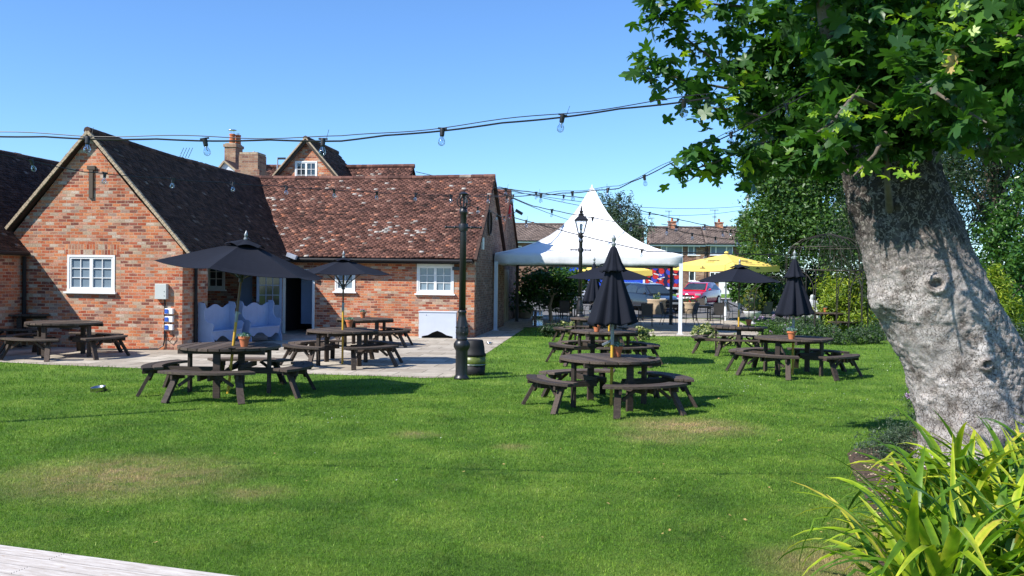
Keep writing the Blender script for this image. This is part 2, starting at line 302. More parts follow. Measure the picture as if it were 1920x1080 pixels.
    c = mix(nt, l3.outputs[0], c, (0.46, 0.41, 0.36))                                             # pale splits between the plates
    g = mix(nt, 1, c, mix(nt, fine, (0.75, 0.75, 0.75), (1.2, 1.2, 1.2)), 'MULTIPLY')
    nt.links.new(g, b.inputs['Base Color']); b.inputs['Roughness'].default_value = 0.9; b.inputs['Specular IOR Level'].default_value = 0.15
    h = mix(nt, 0.35, crk, fine); bump(nt, b, h, 1.0, 0.035); return m
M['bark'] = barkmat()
def tentmat():
    m, nt, b = newmat('tent_pvc'); v = coords(nt)
    sp = N(nt, 'ShaderNodeSeparateXYZ'); nt.links.new(v, sp.inputs[0])
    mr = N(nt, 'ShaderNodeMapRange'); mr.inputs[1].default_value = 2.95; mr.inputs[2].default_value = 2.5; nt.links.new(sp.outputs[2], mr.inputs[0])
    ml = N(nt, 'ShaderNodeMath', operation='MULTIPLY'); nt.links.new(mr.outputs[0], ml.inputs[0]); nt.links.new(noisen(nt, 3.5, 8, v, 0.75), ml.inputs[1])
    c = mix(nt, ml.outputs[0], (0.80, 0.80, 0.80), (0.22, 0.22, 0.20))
    nt.links.new(c, b.inputs['Base Color']); b.inputs['Roughness'].default_value = 0.5; bump(nt, b, noisen(nt, 2.5, 3, v), 0.25, 0.05); return m
M['tent'] = tentmat()
def glassmat():
    m, nt, b = newmat('clear_glass'); b.inputs['Base Color'].default_value = (0.85, 0.92, 1, 1); b.inputs['Roughness'].default_value = 0.03
    t = N(nt, 'ShaderNodeBsdfTransparent'); t.inputs[0].default_value = (0.86, 0.90, 0.95, 1)
    lw = N(nt, 'ShaderNodeLayerWeight'); lw.inputs[0].default_value = 0.35
    s = N(nt, 'ShaderNodeMixShader'); nt.links.new(lw.outputs['Facing'], s.inputs[0]); g = N(nt, 'ShaderNodeBsdfGlossy'); g.inputs['Roughness'].default_value = 0.05; g.inputs[0].default_value = (.8, .85, .9, 1)
    nt.links.new(t.outputs[0], s.inputs[1]); nt.links.new(g.outputs[0], s.inputs[2]); nt.links.new(s.outputs[0], nt.nodes['Material Output'].inputs[0]); return m
M['glass'] = glassmat()
def paint(name, col):
    m, nt, b = newmat(name); b.inputs['Base Color'].default_value = (*col, 1); b.inputs['Roughness'].default_value = 0.25
    b.inputs['Coat Weight'].default_value = 1; b.inputs['Coat Roughness'].default_value = 0.05; return m
M['carred'] = paint('car_red', (0.62, 0.015, 0.05)); M['carblack'] = paint('car_black', (0.012, 0.014, 0.02))
M['carblue'] = paint('car_pale_blue', (0.14, 0.32, 0.66)); M['carwhite'] = paint('car_white', (0.75, 0.75, 0.75))
M['lorryblue'] = paint('lorry_blue', (0.005, 0.06, 0.62))
M['tyre'] = mat('tyre', (0.02, 0.02, 0.02), 0.8); M['headlamp'] = mat('headlamp', (0.6, 0.6, 0.62), 0.1, 0.3)
M['navyprint'] = mat('navy_print', (0.02, 0.02, 0.08), 0.4); M['redprint'] = mat('red_print', (0.62, 0.04, 0.03), 0.4)
M['blueprint'] = mat('blue_print', (0.06, 0.08, 0.5), 0.4); M['ink'] = mat('black_ink', (0.04, 0.035, 0.03), 0.7)
M['plate'] = mat('plate', (0.7, 0.7, 0.68), 0.4)
M['label'] = mat('yellow_label', (0.13, 0.17, 0.03), 0.4, var=0.5, vs=20)

# ------------------------------------------------------------------ mesh helpers
class MB:
    def __init__(s): s.v = []; s.f = []; s.a = []; s.cur = 0.5
    def add(s, vs, fs):
        o = len(s.v); s.v += [tuple(x) for x in vs]; s.f += [tuple(i + o for i in f) for f in fs]; s.a += [s.cur] * len(vs); return s
    def box(s, c, d, rz=0, rot=None):
        m = rot if rot is not None else Matrix.Rotation(rz, 3, 'Z'); c = Vector(c)
        p = [c + m @ Vector((d[0] * x / 2, d[1] * y / 2, d[2] * z / 2)) for z in (-1, 1) for x, y in ((-1, -1), (1, -1), (1, 1), (-1, 1))]
        return s.add(p, [(3, 2, 1, 0), (4, 5, 6, 7), (0, 1, 5, 4), (1, 2, 6, 5), (2, 3, 7, 6), (3, 0, 4, 7)])
    def span(s, a, b): return s.box([(x + y) / 2 for x, y in zip(a, b)], [abs(y - x) for x, y in zip(a, b)])
    def beam(s, a, b, w_, h_, up=(0, 0, 1)):
        a, b = Vector(a), Vector(b); d = (b - a); L = d.length; d.normalize(); u = Vector(up)
        if abs(d.dot(u)) > .98: u = Vector((0, 1, 0))
        x = d.cross(u).normalized(); z = x.cross(d)
        return s.box((a + b) / 2, (w_, L, h_), rot=Matrix((x, d, z)).transposed())
    def tube(s, pts, r, n=8, cap=True):
        pts = [Vector(p) for p in pts]; k = len(pts); rr = r if isinstance(r, (list, tuple)) else [r] * k; vs = []; px_ = None
        for i, p in enumerate(pts):
            t = (pts[min(i + 1, k - 1)] - pts[max(i - 1, 0)]).normalized()
            if px_ is None: px_ = t.orthogonal().normalized()
            x = (px_ - t * px_.dot(t)).normalized(); px_ = x; y = t.cross(x)
            vs += [p + (x * math.cos(2 * PI * j / n) + y * math.sin(2 * PI * j / n)) * rr[i] for j in range(n)]
        fs = [(i * n + j, i * n + (j + 1) % n, (i + 1) * n + (j + 1) % n, (i + 1) * n + j) for i in range(k - 1) for j in range(n)]
        if cap: fs += [tuple(range(n - 1, -1, -1)), tuple((k - 1) * n + j for j in range(n))]
        return s.add(vs, fs)
    def lathe(s, prof, c=(0, 0, 0), n=20, fl=0, flr=None):
        c = Vector(c); vs = []
        for (r, z) in prof:
            for j in range(n):
                a = 2 * PI * j / n; q = r
                if fl and flr and flr[0] <= z <= flr[1]: q = r * (1 + 0.07 * math.cos(fl * a))
                vs.append(c + Vector((q * math.cos(a), q * math.sin(a), z)))
        k = len(prof)
        fs = [(i * n + j, i * n + (j + 1) % n, (i + 1) * n + (j + 1) % n, (i + 1) * n + j) for i in range(k - 1) for j in range(n)]
        fs += [tuple(range(n - 1, -1, -1)), tuple((k - 1) * n + j for j in range(n))]
        return s.add(vs, fs)
    def ball(s, c, r, n=10, sz=1.0):
        return s.lathe([(max(1e-4, r * math.sin(PI * i / n)), -r * sz * math.cos(PI * i / n)) for i in range(n + 1)], c, n + 2)
    def prism(s, poly, z0, z1):
        n = len(poly); vs = [(x, y, z0) for x, y in poly] + [(x, y, z1) for x, y in poly]
        return s.add(vs, [tuple(range(n - 1, -1, -1)), tuple(range(n, 2 * n))] + [(i, (i + 1) % n, n + (i + 1) % n, n + i) for i in range(n)])
    def plate(s, poly, m, t):                          # outline in the XZ plane of matrix m, thickness t along its Y
        n = len(poly); vs = [m @ Vector((x, -t / 2, z)) for x, z in poly] + [m @ Vector((x, t / 2, z)) for x, z in poly]
        return s.add(vs, [tuple(range(n)), tuple(range(2 * n - 1, n - 1, -1))] + [(i, n + i, n + (i + 1) % n, (i + 1) % n) for i in range(n)])
    def build(s, name, m, parent=None, smooth=False, uv=False, bevel=0):
        me = bpy.data.meshes.new(name); me.from_pydata(s.v, [], s.f); me.validate()
        if len(me.vertices) == len(s.a): 
            at = me.attributes.new('var', 'FLOAT', 'POINT'); at.data.foreach_set('value', s.a)
        bm = bmesh.new(); bm.from_mesh(me); bmesh.ops.recalc_face_normals(bm, faces=bm.faces); bm.to_mesh(me); bm.free()
        if uv:
            l = me.uv_layers.new(name='UVMap')
            for p in me.polygons:
                n = p.normal; ax = max(range(3), key=lambda i: abs(n[i]))
                for li in p.loop_indices:
                    c = me.vertices[me.loops[li].vertex_index].co
                    l.data[li].uv = (c.y, c.z) if ax == 0 else ((c.x, c.z) if ax == 1 else (c.x, c.y))
        me.materials.append(M[m] if isinstance(m, str) else m)
        o = bpy.data.objects.new(name, me); C.objects.link(o)
        if parent: o.parent = parent
        if smooth:
            for p in me.polygons: p.use_smooth = True
            if smooth != 'all':
                e = o.modifiers.new('ws', 'EDGE_SPLIT'); e.split_angle = R(40)
        if bevel: bv = o.modifiers.new('bv', 'BEVEL'); bv.width = bevel; bv.segments = 2; bv.limit_method = 'ANGLE'
        return o
def thing(name, label, cat, loc=(0, 0, 0), rz=0, group=None, sc_=1.0):
    o = bpy.data.objects.new(name, None); C.objects.link(o); o.location = loc; o.rotation_euler = (0, 0, rz); o.scale = (sc_,) * 3
    o.empty_display_size = 0.2; return tag(o, label, cat, group)
def tag(o, label=None, cat=None, group=None, kind=None):
    if label: o['label'] = label
    if cat: o['category'] = cat
    if group: o['group'] = group
    if kind: o['kind'] = kind
    return o
KIDS = {}
def copy_tree(o, parent=None):
    c = o.copy(); C.objects.link(c)
    if parent: c.parent = parent
    for ch in [x for x in list(C.objects) if x.parent == o]: copy_tree(ch, c)
    return c
def np_mesh(name, V, F, m, var=None, parent=None, smooth=False):
    me = bpy.data.meshes.new(name); V = np.asarray(V, np.float32).reshape(-1, 3); F = np.asarray(F, np.int32)
    me.vertices.add(len(V)); me.vertices.foreach_set('co', V.ravel())
    k = F.shape[1]; me.loops.add(F.size); me.loops.foreach_set('vertex_index', F.ravel())
    me.polygons.add(len(F)); me.polygons.foreach_set('loop_start', np.arange(0, F.size, k, dtype=np.int32))
    me.update(calc_edges=True)
    if var is not None:
        a = me.attributes.new('var', 'FLOAT', 'POINT'); a.data.foreach_set('value', np.asarray(var, np.float32))
    if smooth: me.polygons.foreach_set('use_smooth', np.ones(len(F), bool))
    me.materials.append(M[m] if isinstance(m, str) else m)
    o = bpy.data.objects.new(name, me); C.objects.link(o)
    if parent: o.parent = parent
    return o
# leaf shapes: outline triangles round a centre, in a unit frame (x along the leaf)
def shape(kind):
    if kind == 'maple':
        H_ = [(-.46, -.14), (-.54, -.40), (-.30, -.72), (-.06, -.58), (.05, -.36), (.24, -.50), (.34, -.74), (.66, -.78), (.60, -.46), (.42, -.20), (.64, -.27), (.82, -.15), (1.08, 0)]
        A = [(-.40, .0)] + H_ + [(x, -y) for x, y in H_[:-1]][::-1]
        V = np.array([(0.05, 0, 0.0)] + [(x, y, -0.30 * (x * x * .6 + y * y * .55)) for x, y in A]); n = len(A)
        return V, np.array([(0, i + 1, (i + 1) % n + 1) for i in range(n)])
    if kind == 'oval':
        V = np.array([(-1, 0, 0), (-.2, -.5, .12), (1, 0, -.15), (-.2, .5, .12)]); return V, np.array([(0, 1, 2), (0, 2, 3)])
    if kind == 'long':
        V = np.array([(-1, 0, 0), (0, -.2, .05), (1, 0, -.25), (0, .2, .05)]); return V, np.array([(0, 1, 2), (0, 2, 3)])
def leaves(name, P, size, kind, m, parent, flat=0.45, droop=0.0, var=None, outdir=None):
    P = np.asarray(P); n = len(P); V0, F0 = shape(kind); k = len(V0)
    nrm = rng.normal(size=(n, 3)) * flat; nrm[:, 2] += 0.75; 
    if outdir is not None: nrm += outdir * 0.8
    nrm /= np.linalg.norm(nrm, axis=1)[:, None]
    t = rng.normal(size=(n, 3)); t[:, 2] -= droop; t -= (t * nrm).sum(1)[:, None] * nrm; t /= np.linalg.norm(t, axis=1)[:, None]
    b = np.cross(nrm, t); s = size * rng.uniform(0.55, 1.25, n)
    cv = rng.uniform(0.2, 2.6, n) * np.where(rng.random(n) < .15, -1, 1)
    V = P[:, None, :] + s[:, None, None] * (V0[None, :, 0, None] * t[:, None, :] + V0[None, :, 1, None] * b[:, None, :] + (V0[None, :, 2, None] * cv[:, None, None]) * nrm[:, None, :])
    F = F0[None] + (np.arange(n) * k)[:, None, None]
    va = rng.beta(2, 2.4, n) if var is None else var
    return np_mesh(name, V.reshape(-1, 3), F.reshape(-1, 3), m, np.repeat(va, k), parent)
def blobpts(blobs, dens, clump=0.16, per=26, shell=0.55):
    out = []; od = []
    for (c, r) in blobs:
        c = np.array(c); r = np.array(r); vol = (r[0] * r[1] * r[2]) ** (2 / 3)
        K = max(3, int(dens * vol)); u = rng.normal(size=(K, 3)); u /= np.linalg.norm(u, axis=1)[:, None]
        rad = rng.uniform(shell, 1.0, K) * (1 + 0.16 * rng.normal(size=K)); cc = c + u * rad[:, None] * r
        q = np.repeat(cc, per, 0) + rng.normal(size=(K * per, 3)) * clump * r.mean() ** 0.5
        out.append(q); od.append(np.repeat(u, per, 0))
    return np.vstack(out), np.vstack(od)
def pxblob(px, py, Y, rx, ry, dr=None):
    c = yp(px, py, Y); s = Y / FPX; return (tuple(c), (rx * s, (dr if dr else rx * s), ry * s))
def inpoly(X, Y, poly):
    r = np.zeros(len(X), bool); j = len(poly) - 1
    for i in range(len(poly)):
        xi, yi = poly[i][:2]; xj, yj = poly[j][:2]
        with np.errstate(divide='ignore', invalid='ignore'):
            r ^= ((yi > Y) != (yj > Y)) & (X < (xj - xi) * (Y - yi) / (yj - yi + 1e-12) + xi)
        j = i
    return r
#==PART2==
# ================================================================== THE SETTING
def sheet(name, poly, z, m, sub=0):
    me = bpy.data.meshes.new(name); me.from_pydata([(p[0], p[1], (z + gz(p[1]))) for p in poly], [], [tuple(range(len(poly)))])
    l = me.uv_layers.new(name='UVMap'); 
    for li, lp in enumerate(me.loops):
        c = me.vertices[lp.vertex_index].co; a = -BA; l.data[li].uv = (c.x * math.cos(a) - c.y * math.sin(a), c.x * math.sin(a) + c.y * math.cos(a))
    me.materials.append(M[m]); o = bpy.data.objects.new(name, me); C.objects.link(o); return tag(o, kind='structure')
BA = R(-7.05)                                          # the buildings stand turned by this much
O_ = Vector((-1.24, 30.0, 0)); BU = Vector((math.cos(BA), math.sin(BA), 0)); BV = Vector((-math.sin(BA), math.cos(BA), 0))
def bw(u, v, z=0): return O_ + BU * u + BV * v + Vector((0, 0, z))
def pb(px, py, v):                                     # pixel -> (u, z) on the plane v of the building frame
    d = ray(px, py); e = Vector((0, 0, EYE)); t = (v - (e - O_).dot(BV)) / d.dot(BV); p = e + d * t
    return (p - O_).dot(BU), p.z
def rows(name, x0, x1, ys, z, m):
    vs = []; fs = []
    for i, y in enumerate(ys): vs += [(x0, y, gz(y) + z), (x1, y, gz(y) + z)]
    for i in range(len(ys) - 1): fs.append((2 * i, 2 * i + 1, 2 * i + 3, 2 * i + 2))
    me = bpy.data.meshes.new(name); me.from_pydata(vs, [], fs); me.materials.append(M[m]); o = bpy.data.objects.new(name, me); C.objects.link(o)
    return tag(o, kind='structure')
rows('ground', -260, 260, [-20, 47, 54, 80, 500], 0, 'lawn')
PATIO = [gp(*q) for q in [(-60, 673), (-2, 679), (90, 684), (190, 688), (290, 692), (420, 697), (560, 701), (700, 705), (790, 709), (850, 708), (880, 692), (905, 668), (945, 641), (985, 615)]] + \
        [bw(.95, 5), bw(1.0, 12), bw(-14, 12), bw(-26, -7)]
sheet('patio', [(p.x, p.y) for p in PATIO], 0.006, 'slab')
TERR = [(gp(1150, 630).x, gp(1150, 630).y), (gp(1290, 631).x, gp(1290, 631).y), (gp(1440, 634).x, gp(1440, 634).y), (11.5, 46.5), (-1, 46.5), (bw(1.0, 6.5).x, bw(1.0, 6.5).y), (gp(1060, 613).x, gp(1060, 613).y)]
sheet('terrace', TERR, 0.010, 'slab')
rows('road', -60, 60, [47, 54, 66.5], 0.02, 'asphalt')
rows('pavement', -60, 60, [66.5, 69], 0.12, 'concrete')
rows('verge_grass', -60, 60, [69, 80], 0.14, 'lawn')
BED = [gp(*q) for q in [(1588, 852), (1604, 842), (1650, 838), (1690, 815), (1735, 800), (1990, 790), (2300, 900), (2300, 1250), (1640, 1250), (1640, 1080), (1655, 1000), (1625, 940), (1600, 890)]]
bedo = sheet('soil_bed', [(p.x, p.y) for p in BED], 0.008, 'soil')
# deck at the photographer's feet
DZ = 0.16
dth = thing('timber_deck', 'pale grooved timber decking in the near left corner of the lawn', 'decking', gp(0, 1021, DZ))
e0, e1 = gp(-2, 1020, DZ), gp(455, 1080, DZ); dd = (e1 - e0).normalized(); ang = math.atan2(dd.y, dd.x); dth.rotation_euler.z = ang
for i in range(5):
    mb = MB(); y = -0.075 - i * 0.150
    segs = [(-1.4, .55 - .9 * (i % 2)), (.555 - .9 * (i % 2), 3.0)] 
    for (a, b_) in segs:
        prof = []; n = 15
        for k in range(n):
            yy = -0.070 + 0.140 * k / (n - 1); prof.append((yy, -0.010 if k % 2 else 0.0))
        vs = [(x, y + q, z) for x in (a, b_) for q, z in prof]; vs += [(x, y + q, -.03) for x in (a, b_) for q in (.07, -.07)]
        o = n * 2; fs = [(k, k + 1, n + k + 1, n + k) for k in range(n - 1)] + [(n - 1, o, o + 2, 2 * n - 1), (o + 1, 0, n, o + 3), tuple(range(n)) + (o, o + 1), tuple(range(2 * n - 1, n - 1, -1)) + (o + 3, o + 2)]
        mb.add(vs, fs)
    mb.build('board', 'deck', dth)
MB().span((-1.4, -.03, -.16), (3.0, -.76, -.031)).build('frame', 'timber_leg', dth)

# ================================================================== BUILDINGS
def wallcells(mb, a0, a1, z0, z1, d0, d1, ops=(), axis='u'):
    xs = sorted({a0, a1, *[o[0] for o in ops], *[o[1] for o in ops]}); zs = sorted({z0, z1, *[o[2] for o in ops], *[o[3] for o in ops]})
    for i in range(len(xs) - 1):
        j = 0
        while j < len(zs) - 1:
            cx = (xs[i] + xs[i + 1]) / 2; cz = (zs[j] + zs[j + 1]) / 2
            if not any(o[0] < cx < o[1] and o[2] < cz < o[3] for o in ops):
                if axis == 'u': mb.span((xs[i], d0, zs[j]), (xs[i + 1], d1, zs[j + 1]))
                else: mb.span((d0, xs[i], zs[j]), (d1, xs[i + 1], zs[j + 1]))
            j += 1
def window(parent, u0, u1, z0, z1, v, cas=2, cols=2, rows_=3, pane='pane', sill=True, fr=0.06, head=0.0):
    mb = MB(); W = u1 - u0; y0, y1 = v - 0.02, v + 0.07
    zt = z1 - head
    mb.span((u0, y0, z0), (u0 + fr, y1, z1)); mb.span((u1 - fr, y0, z0), (u1, y1, z1))
    mb.span((u0 + fr, y0, z0), (u1 - fr, y1, z0 + fr * 1.2)); mb.span((u0 + fr, y0, zt - fr), (u1 - fr, y1, z1))
    iw = (W - 2 * fr) / cas
    for c in range(cas):
        a = u0 + fr + c * iw; b = a + iw; s = 0.045; zb = z0 + fr * 1.2; zz = zt - fr
        mb.span((a, y0 + .015, zb), (a + s, y1, zz)); mb.span((b - s, y0 + .015, zb), (b, y1, zz))
        mb.span((a + s, y0 + .015, zb), (b - s, y1, zb + s)); mb.span((a + s, y0 + .015, zz - s), (b - s, y1, zz))
        for k in range(1, cols): x = a + s + (iw - 2 * s) * k / cols; mb.span((x - .010, y0 + .025, zb + s), (x + .010, y1, zz - s))
        for k in range(1, rows_): z = zb + s + (zz - zb - 2 * s) * k / rows_; mb.span((a + s, y0 + .027, z - .010), (b - s, y1 - .002, z + .010))
    f = mb.build('window', 'white', parent)
    MB().span((u0 + fr, v + .035, z0 + fr), (u1 - fr, v + .045, z1 - fr)).build('pane', pane, f)
    if sill: MB().span((u0 - .06, v - .09, z0 - .05), (u1 + .06, v + .05, z0 - .002)).build('sill', 'white', f)
    return f
def tiles(name, parent, E0, A, L, U, m, tw=0.165, ex=0.10, sag=0.0, under=True, seed=0, rough=1.0, keep=None, vfun=None):
    """a slope of real overlapping tiles; E0 eave start, A along, U eave -> ridge"""
    r = np.random.default_rng(seed); A = np.array(A, float); A /= np.linalg.norm(A); U = np.array(U, float); S = np.linalg.norm(U); Un = U / S
    Nn = np.cross(A, Un); Nn *= np.sign(Nn[2]); E0 = np.array(E0, float)
    nc = int(S / ex); nr = int(L / tw) + 1
    I, J = np.meshgrid(np.arange(nr), np.arange(nc)); I = I.ravel(); J = J.ravel(); n = len(I)
    x0 = I * tw + (J % 2) * tw / 2 + r.normal(0, .004, n) - tw / 2; y0 = J * ex + r.normal(0, .006 * rough, n)
    x0 = np.clip(x0, 0, L); x1 = np.clip(x0 + tw - .006, 0, L); ok = x1 - x0 > .03; x0, x1, y0 = x0[ok], x1[ok], y0[ok]; n = len(x0)
    lift = .026 + r.uniform(-.004, .016, n) * rough; tl = r.normal(0, .005 * rough, n); y1 = np.minimum(y0 + ex * 1.45, S)
    th = .014
    def P(x, y, z):
        s = -sag * np.sin(PI * np.clip(x / L, 0, 1)) * (y / S) - .5 * sag * np.sin(PI * y / S)
        p = E0 + x[:, None] * A + y[:, None] * Un + z[:, None] * Nn; p[:, 2] += s
        p += (.012 * rough * np.sin(x * 1.7 + y * 2.3 + seed))[:, None] * Nn; return p
    V = np.stack([P(x0, y0, lift - th + tl), P(x1, y0, lift - th - tl), P(x1, y1, 0 * lift), P(x0, y1, 0 * lift),
                  P(x0, y0, lift + tl), P(x1, y0, lift - tl), P(x1, y1, 0 * lift + th), P(x0, y1, 0 * lift + th)], 1)
    F0 = np.array([(4, 5, 6, 7), (0, 1, 5, 4), (0, 4, 7, 3), (1, 2, 6, 5)])
    F = F0[None] + (np.arange(n) * 8)[:, None, None]
    va = r.beta(2.2, 2.2, n); hi = r.random(n) < .05; va[hi] = r.uniform(.9, 1, hi.sum()); 
    if vfun: va = vfun(va, x0 / L, y0 / S, r)
    V = V.reshape(-1, 3); F = F.reshape(-1, 4); va = np.repeat(va, 8)
    if under:
        t2 = -.07; gx = np.linspace(0, L, 13); o = len(V); q = []
        for gy in np.linspace(0, S - .02, 5):
            q.append(P(gx, np.full(13, gy), np.full(13, -.008)))
        q = np.vstack(q); G = [(o + a * 13 + b, o + a * 13 + b + 1, o + (a + 1) * 13 + b + 1, o + (a + 1) * 13 + b) for a in range(4) for b in range(12)]
        V = np.vstack([V, q, q + t2 * Nn]); G2 = [tuple(i + 65 for i in g) for g in G]
        F = np.vstack([F, np.array(G), np.array(G2)]); va = np.concatenate([va, np.full(130, .2)])
    return np_mesh(name, V, F, m, va, parent)
def ridge(name, parent, a, b, m, r_=.11, sag=0.0, n=24):
    mb = MB(); a, b = Vector(a), Vector(b)
    for i in range(n):
        t0, t1 = i / n, (i + .97) / n; mb.cur = random.betavariate(2, 2)
        p, q = a.lerp(b, t0), a.lerp(b, t1); p.z -= sag * math.sin(PI * t0); q.z -= sag * math.sin(PI * t1)
        mb.tube([p, q], [r_, r_ * .96], 8)
    return mb.build(name, m, parent)
def gutter(mb, a, b, r_=.055): mb.tube([a, b], r_, 8)
# --- right-hand range (eaves to the lawn)
rb = thing('brick_outbuilding', 'low red brick range with sunlit orange tiled roof, white windows and an open dark doorway', 'building', O_, BA)
wu = [(-6.6, -5.48, 0, 2.18), (-4.77, -4.07, 1.46, 2.42), (-1.95, -.70, 1.44, 2.46), (-9.32, -8.66, 1.46, 2.42)]
mb = MB(); wallcells(mb, -11.3, 0, 0, 2.62, 0, .28, wu); mb.build('wall', 'brick', rb, uv=True)
RZ, RV = 5.62, 3.73
mb = MB(); m_ = Matrix.Translation((-.14, 0, 0)) @ Matrix.Rotation(R(90), 4, 'Z')
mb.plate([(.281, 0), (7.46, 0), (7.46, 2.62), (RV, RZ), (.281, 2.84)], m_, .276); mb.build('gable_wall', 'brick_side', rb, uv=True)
MB().span((-.281, .0, 0), (.0, .0035, 2.5)).build('corner', 'brick', rb, uv=True) if False else None
EZ = 2.60
def vf(va, x, y, r):                                   # lichen and re-used brighter tiles
    k = np.sin(x * 17 + y * 5) * .5 + np.sin(x * 7.3 - y * 11) * .5; return np.clip(va + .10 * k, 0, 1)
tiles('roof', rb, (-11.6, -.32, EZ), (1, 0, 0), 11.72, (0, RV + .32, RZ + .1 - EZ), 'tile', sag=.07, seed=3, vfun=vf)
tiles('rear_roof', rb, (-11.6, 7.8, EZ), (1, 0, 0), 11.72, (0, -(7.8 - RV), RZ + .1 - EZ), 'tile', tw=.33, ex=.2, seed=4)
ridge('ridge_tiles', rb, (-11.6, RV, RZ + .10), (.12, RV, RZ + .12), 'tile', .10, .07, 26)
mb = MB(); mb.beam((.07, -.36, EZ - .05), (.07, RV, RZ + .02), .10, .09); mb.beam((.07, 7.8, EZ - .05), (.07, RV, RZ + .02), .10, .09); mb.build('bargeboard', 'tile_dark', rb)
mb = MB(); gutter(mb, (-6.3, -.40, 2.52), (-.02, -.40, 2.52)); mb.span((-6.3, -.335, 2.42), (-.3, -.30, 2.56)); mb.build('gutter', 'blackplastic', rb)
mb = MB(); mb.span((-6.6, -.02, 2.485), (-.02, .0, 2.60))
for i in range(22): mb.span((-6.2 + i * .29, -.28, 2.44), (-6.14 + i * .29, -.02, 2.52))
mb.build('rafter_feet', 'timber_leg', rb)
mb = MB(); mb.tube([(-.42, -.38, 2.47), (-.42, -.06, 2.30), (-.42, -.06, .05)], .034, 8); mb.build('downpipe', 'twig', rb, smooth=True)
window(rb, -4.77, -4.07, 1.46, 2.42, 0, 1, 2, 3); window(rb, -1.95, -.70, 1.44, 2.46, 0, 2, 2, 3, head=.07); window(rb, -9.32, -8.66, 1.46, 2.42, 0, 1, 2, 3, 'pane_dark')
mb = MB(); mb.span((-6.60, .0, .0), (-6.54, .12, 2.12)); mb.span((-5.55, -.03, 0), (-5.47, .12, 2.12)); mb.span((-6.6, -.03, 2.12), (-5.47, .12, 2.2)); mb.build('door_frame', 'white', rb)
mb = MB(); mb.span((-6.9, 3.2, 0), (-4.9, 3.3, 2.5)); mb.span((-6.95, .3, 0), (-6.9, 3.2, 2.5)); mb.span((-6.9, .3, 2.3), (-4.9, 3.2, 2.35)); mb.build('passage', 'dark', rb)
MB().span((-6.35, 1.1, .28), (-5.62, 1.14, 2.2)).build('passage_wall', 'palepaint', rb)
d = MB(); dw, dh = .86, 2.05                           # the door leaf stands open, in its own frame
d.span((0, -.02, 0), (.09, .02, dh)); d.span((dw - .09, -.02, 0), (dw, .02, dh)); d.span((.09, -.02, 0), (dw - .09, .02, .20)); d.span((.09, -.02, dh - .1), (dw - .09, .02, dh)); d.span((.09, -.02, .82), (dw - .09, .02, .95)); d.span((.09, -.008, .2), (dw - .09, .008, .82))
for k in (1, 2): x = .09 + (dw - .18) * k / 3; d.span((x - .012, -.018, .95), (x + .012, .018, dh - .1))
for k in (1, 2): z = .95 + (dh - 1.05) * k / 3; d.span((.09, -.016, z - .012), (dw - .09, .016, z + .012))
dl = d.build('door', 'palepaint', rb); dl.location = (-6.62, -.03, .02); dl.rotation_euler.z = R(180 + 38)
p_ = MB().span((.09, -.004, .95), (dw - .09, .004, dh - .1)).build('pane', 'pane_dark', dl)
MB().box((dw - .05, .04, 1.0), (.02, .05, .12)).build('handle', 'black', dl)
MB().span((-8.12, -.05, .9), (-7.68, -.003, 2.55)).build('painted_board', 'palepaint', rb)
# round boarded opening and lamp on its end wall
mb = MB(); mb.lathe([(.0001, 0), (.40, 0), (.40, .05), (.46, .05), (.46, .0)], n=28); o = mb.build('round_shutter', 'timber_leg', rb); o.rotation_euler = (0, R(90), 0); o.location = (.003, 3.1, 3.98)
# --- left gabled building
lb = thing('gabled_outbuilding', 'red brick gable end facing the lawn with one white window and steep dark tiled roof', 'building', O_, BA)
AU, AZ, GV = -9.07, 5.60, -7.25
mb = MB(); wallcells(mb, -11.6, -6.5, 0, 2.62, GV, GV + .28, [(-9.71, -8.37, 1.49, 2.46)])
m_ = Matrix.Translation((0, GV + .14, 0)); mb.plate([(-11.6, 2.62), (-6.5, 2.62), (AU, AZ)], m_, .28); mb.build('gable_wall', 'brick', lb, uv=True)
mb = MB(); wallcells(mb, GV + .281, -5.8, 0, 2.6, -6.78, -6.503, axis='v'); mb.span((-11.3, -6.0, 0), (-6.79, -5.8, 2.6)); mb.build('side_wall', 'brick', lb, uv=True)
mb = MB(); mb.span((-11.6, GV + .281, 0), (-11.35, 3.5, 2.6)); mb.build('rear_wall', 'brick', lb, uv=True)
U1 = (-(AU + 6.22), 0, 0)
tiles('roof', lb, (-6.22, -7.42, 2.52), (0, 1, 0), 11.4, (AU + 6.22, 0, 5.70 - 2.52), 'tile_dark', sag=.10, seed=5)
tiles('rear_roof', lb, (-11.92, -7.42, 2.52), (0, 1, 0), 11.4, (AU + 11.92, 0, 5.70 - 2.52), 'tile_dark', seed=6, tw=.165)
ridge('ridge_tiles', lb, (AU, -7.44, 5.71), (AU, 3.9, 5.63), 'tile_dark', .10, .10, 30)
mb = MB()
for s, ue in ((1, -6.22), (-1, -11.92)):
    for i in range(44):
        t0, t1 = i / 44, (i + .92) / 44; a = Vector((ue, -7.40, 2.50)).lerp(Vector((AU, -7.40, 5.68)), t0); b = Vector((ue, -7.40, 2.50)).lerp(Vector((AU, -7.40, 5.68)), t1)
        mb.beam(a, b, .09, .075 + random.uniform(-.008, .008))
mb.build('verge', 'verge', lb)
MB().span((-9.80, GV - .004, 2.47), (-8.28, GV - .0005, 2.74)).build('brick_lintel', 'soldier', lb, uv=True)
window(lb, -9.71, -8.37, 1.49, 2.46, GV, 2, 2, 3, 'pane')
mb = MB(); mb.span((-9.10, GV - .05, 3.95), (-8.99, GV - .002, 4.72)); mb.span((-9.15, GV - .06, 4.70), (-8.93, GV - .002, 4.80)); mb.build('iron_tie', 'twig', lb)
